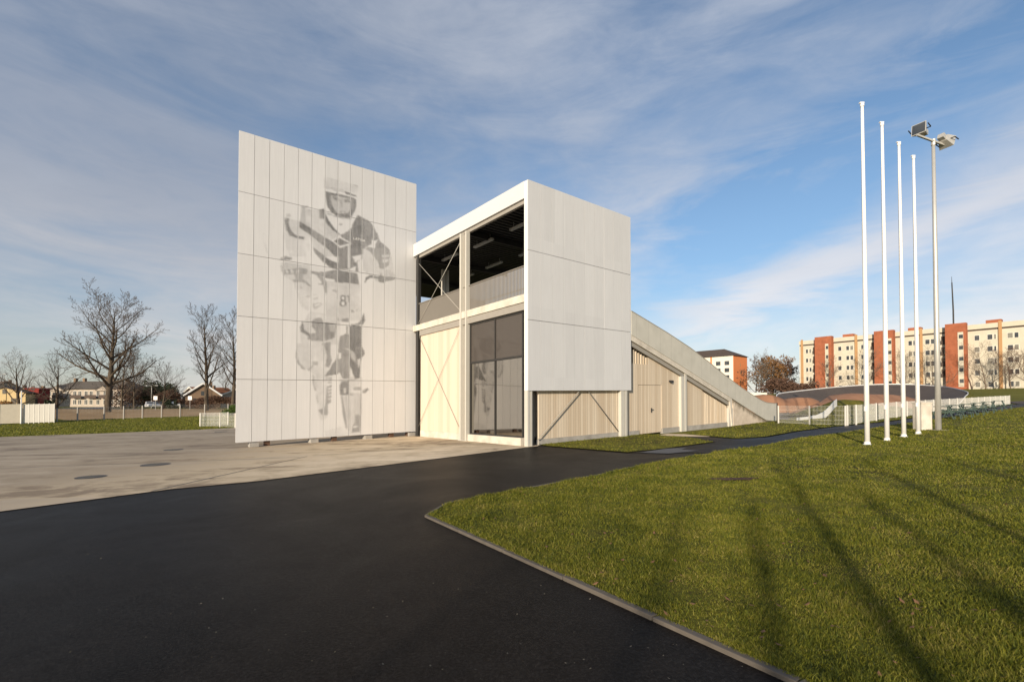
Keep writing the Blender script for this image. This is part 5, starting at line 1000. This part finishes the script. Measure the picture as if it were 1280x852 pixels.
cv = n.node('ShaderNodeCombineXYZ'); n.link(az, cv.inputs[0]); n.link(el, cv.inputs[1])
q = n.scale(cv.outputs[0], (1.1,2.5,1), (0,0,math.radians(-24)), (3.1,.7,0))
big = n.noise(q, 1.25, 6, .55, .5)
q2 = n.scale(cv.outputs[0], (1.5,7.5,1), (0,0,math.radians(-22)), (8.3,2.2,1))
fine = n.noise(q2, 1.5, 9, .62, .7)
q3 = n.scale(cv.outputs[0], (3.5,9.,1), (0,0,math.radians(35)), (1.3,5.2,1))
rip = n.noise(q3, 2.6, 6, .6, .5)
west = n.smooth(az, .45, -.65)
dens = n.math('ADD', n.math('ADD', n.math('MULTIPLY', big, .60), n.math('MULTIPLY', fine, .40)), n.math('MULTIPLY', rip, .16))
dens = n.math('ADD', dens, n.math('MULTIPLY', west, .10))
line = n.math('SUBTRACT', el, n.math('ADD', .185, n.math('MULTIPLY', n.math('SUBTRACT', az, .45), .33)))     # a cirrus bank rising to the east
wob = n.math('ADD', line, n.math('MULTIPLY', n.math('SUBTRACT', fine, .5), .22))
band = n.math('MULTIPLY', n.smooth(n.math('ABSOLUTE', wob), .085, .0), n.smooth(az, .12, .45))
slot = n.math('MULTIPLY', n.smooth(n.math('ABSOLUTE', n.math('SUBTRACT', wob, .155)), .15, .02), n.smooth(az, .0, .40))
fac = n.smooth(dens, .34, .86)
fac = n.math('SUBTRACT', fac, n.math('MULTIPLY', slot, .42))
fac = n.math('MAXIMUM', fac, n.math('MULTIPLY', band, .82))
fac = n.math('MINIMUM', n.math('MAXIMUM', fac, .0), .92)
ccol = n.mix(n.smooth(el, .05, .55), (6.2,5.9,5.8), (3.2,3.5,4.1))
wcol = n.mix(n.smooth(el, .0, .45), (4.7,4.5,4.35), (2.1,2.4,3.0))
ccol = n.mix(west, ccol, wcol)
ccol = n.mix(1.0, ccol, n.ramp(n.math('ADD', n.math('MULTIPLY', fine, .6), n.math('MULTIPLY', rip, .4)), [(.33, (.87,.885,.91)), (.67, (1.,1.,1.))]), 'MULTIPLY')
skc = n.mix(1.0, sky.outputs[0], n.mix(n.smooth(el, .0, .4), (.62,.68,.78), (.86,.93,1.0)), 'MULTIPLY')
col = n.mix(fac, skc, ccol)
n.link(col, bg.inputs['Color'])
cam = bpy.data.cameras.new('camera'); co = bpy.data.objects.new('camera', cam); C.objects.link(co); sc.camera = co
co.location = (0, 0, 1.6); co.rotation_euler = (math.radians(90+1.15), 0, 0)
cam.sensor_width = 36; cam.lens = 36*590/1280; cam.clip_end = 3000; cam.clip_start = .05
cam.shift_y = (501-590*math.tan(math.radians(1.15))-426)/1280
sc.view_settings.view_transform = 'Standard'; sc.view_settings.look = 'None'; sc.view_settings.gamma = 1; sc.view_settings.exposure = EXPO
sc.cycles.max_bounces = 8; sc.cycles.transparent_max_bounces = 16; sc.cycles.caustics_reflective = False; sc.cycles.caustics_refractive = False
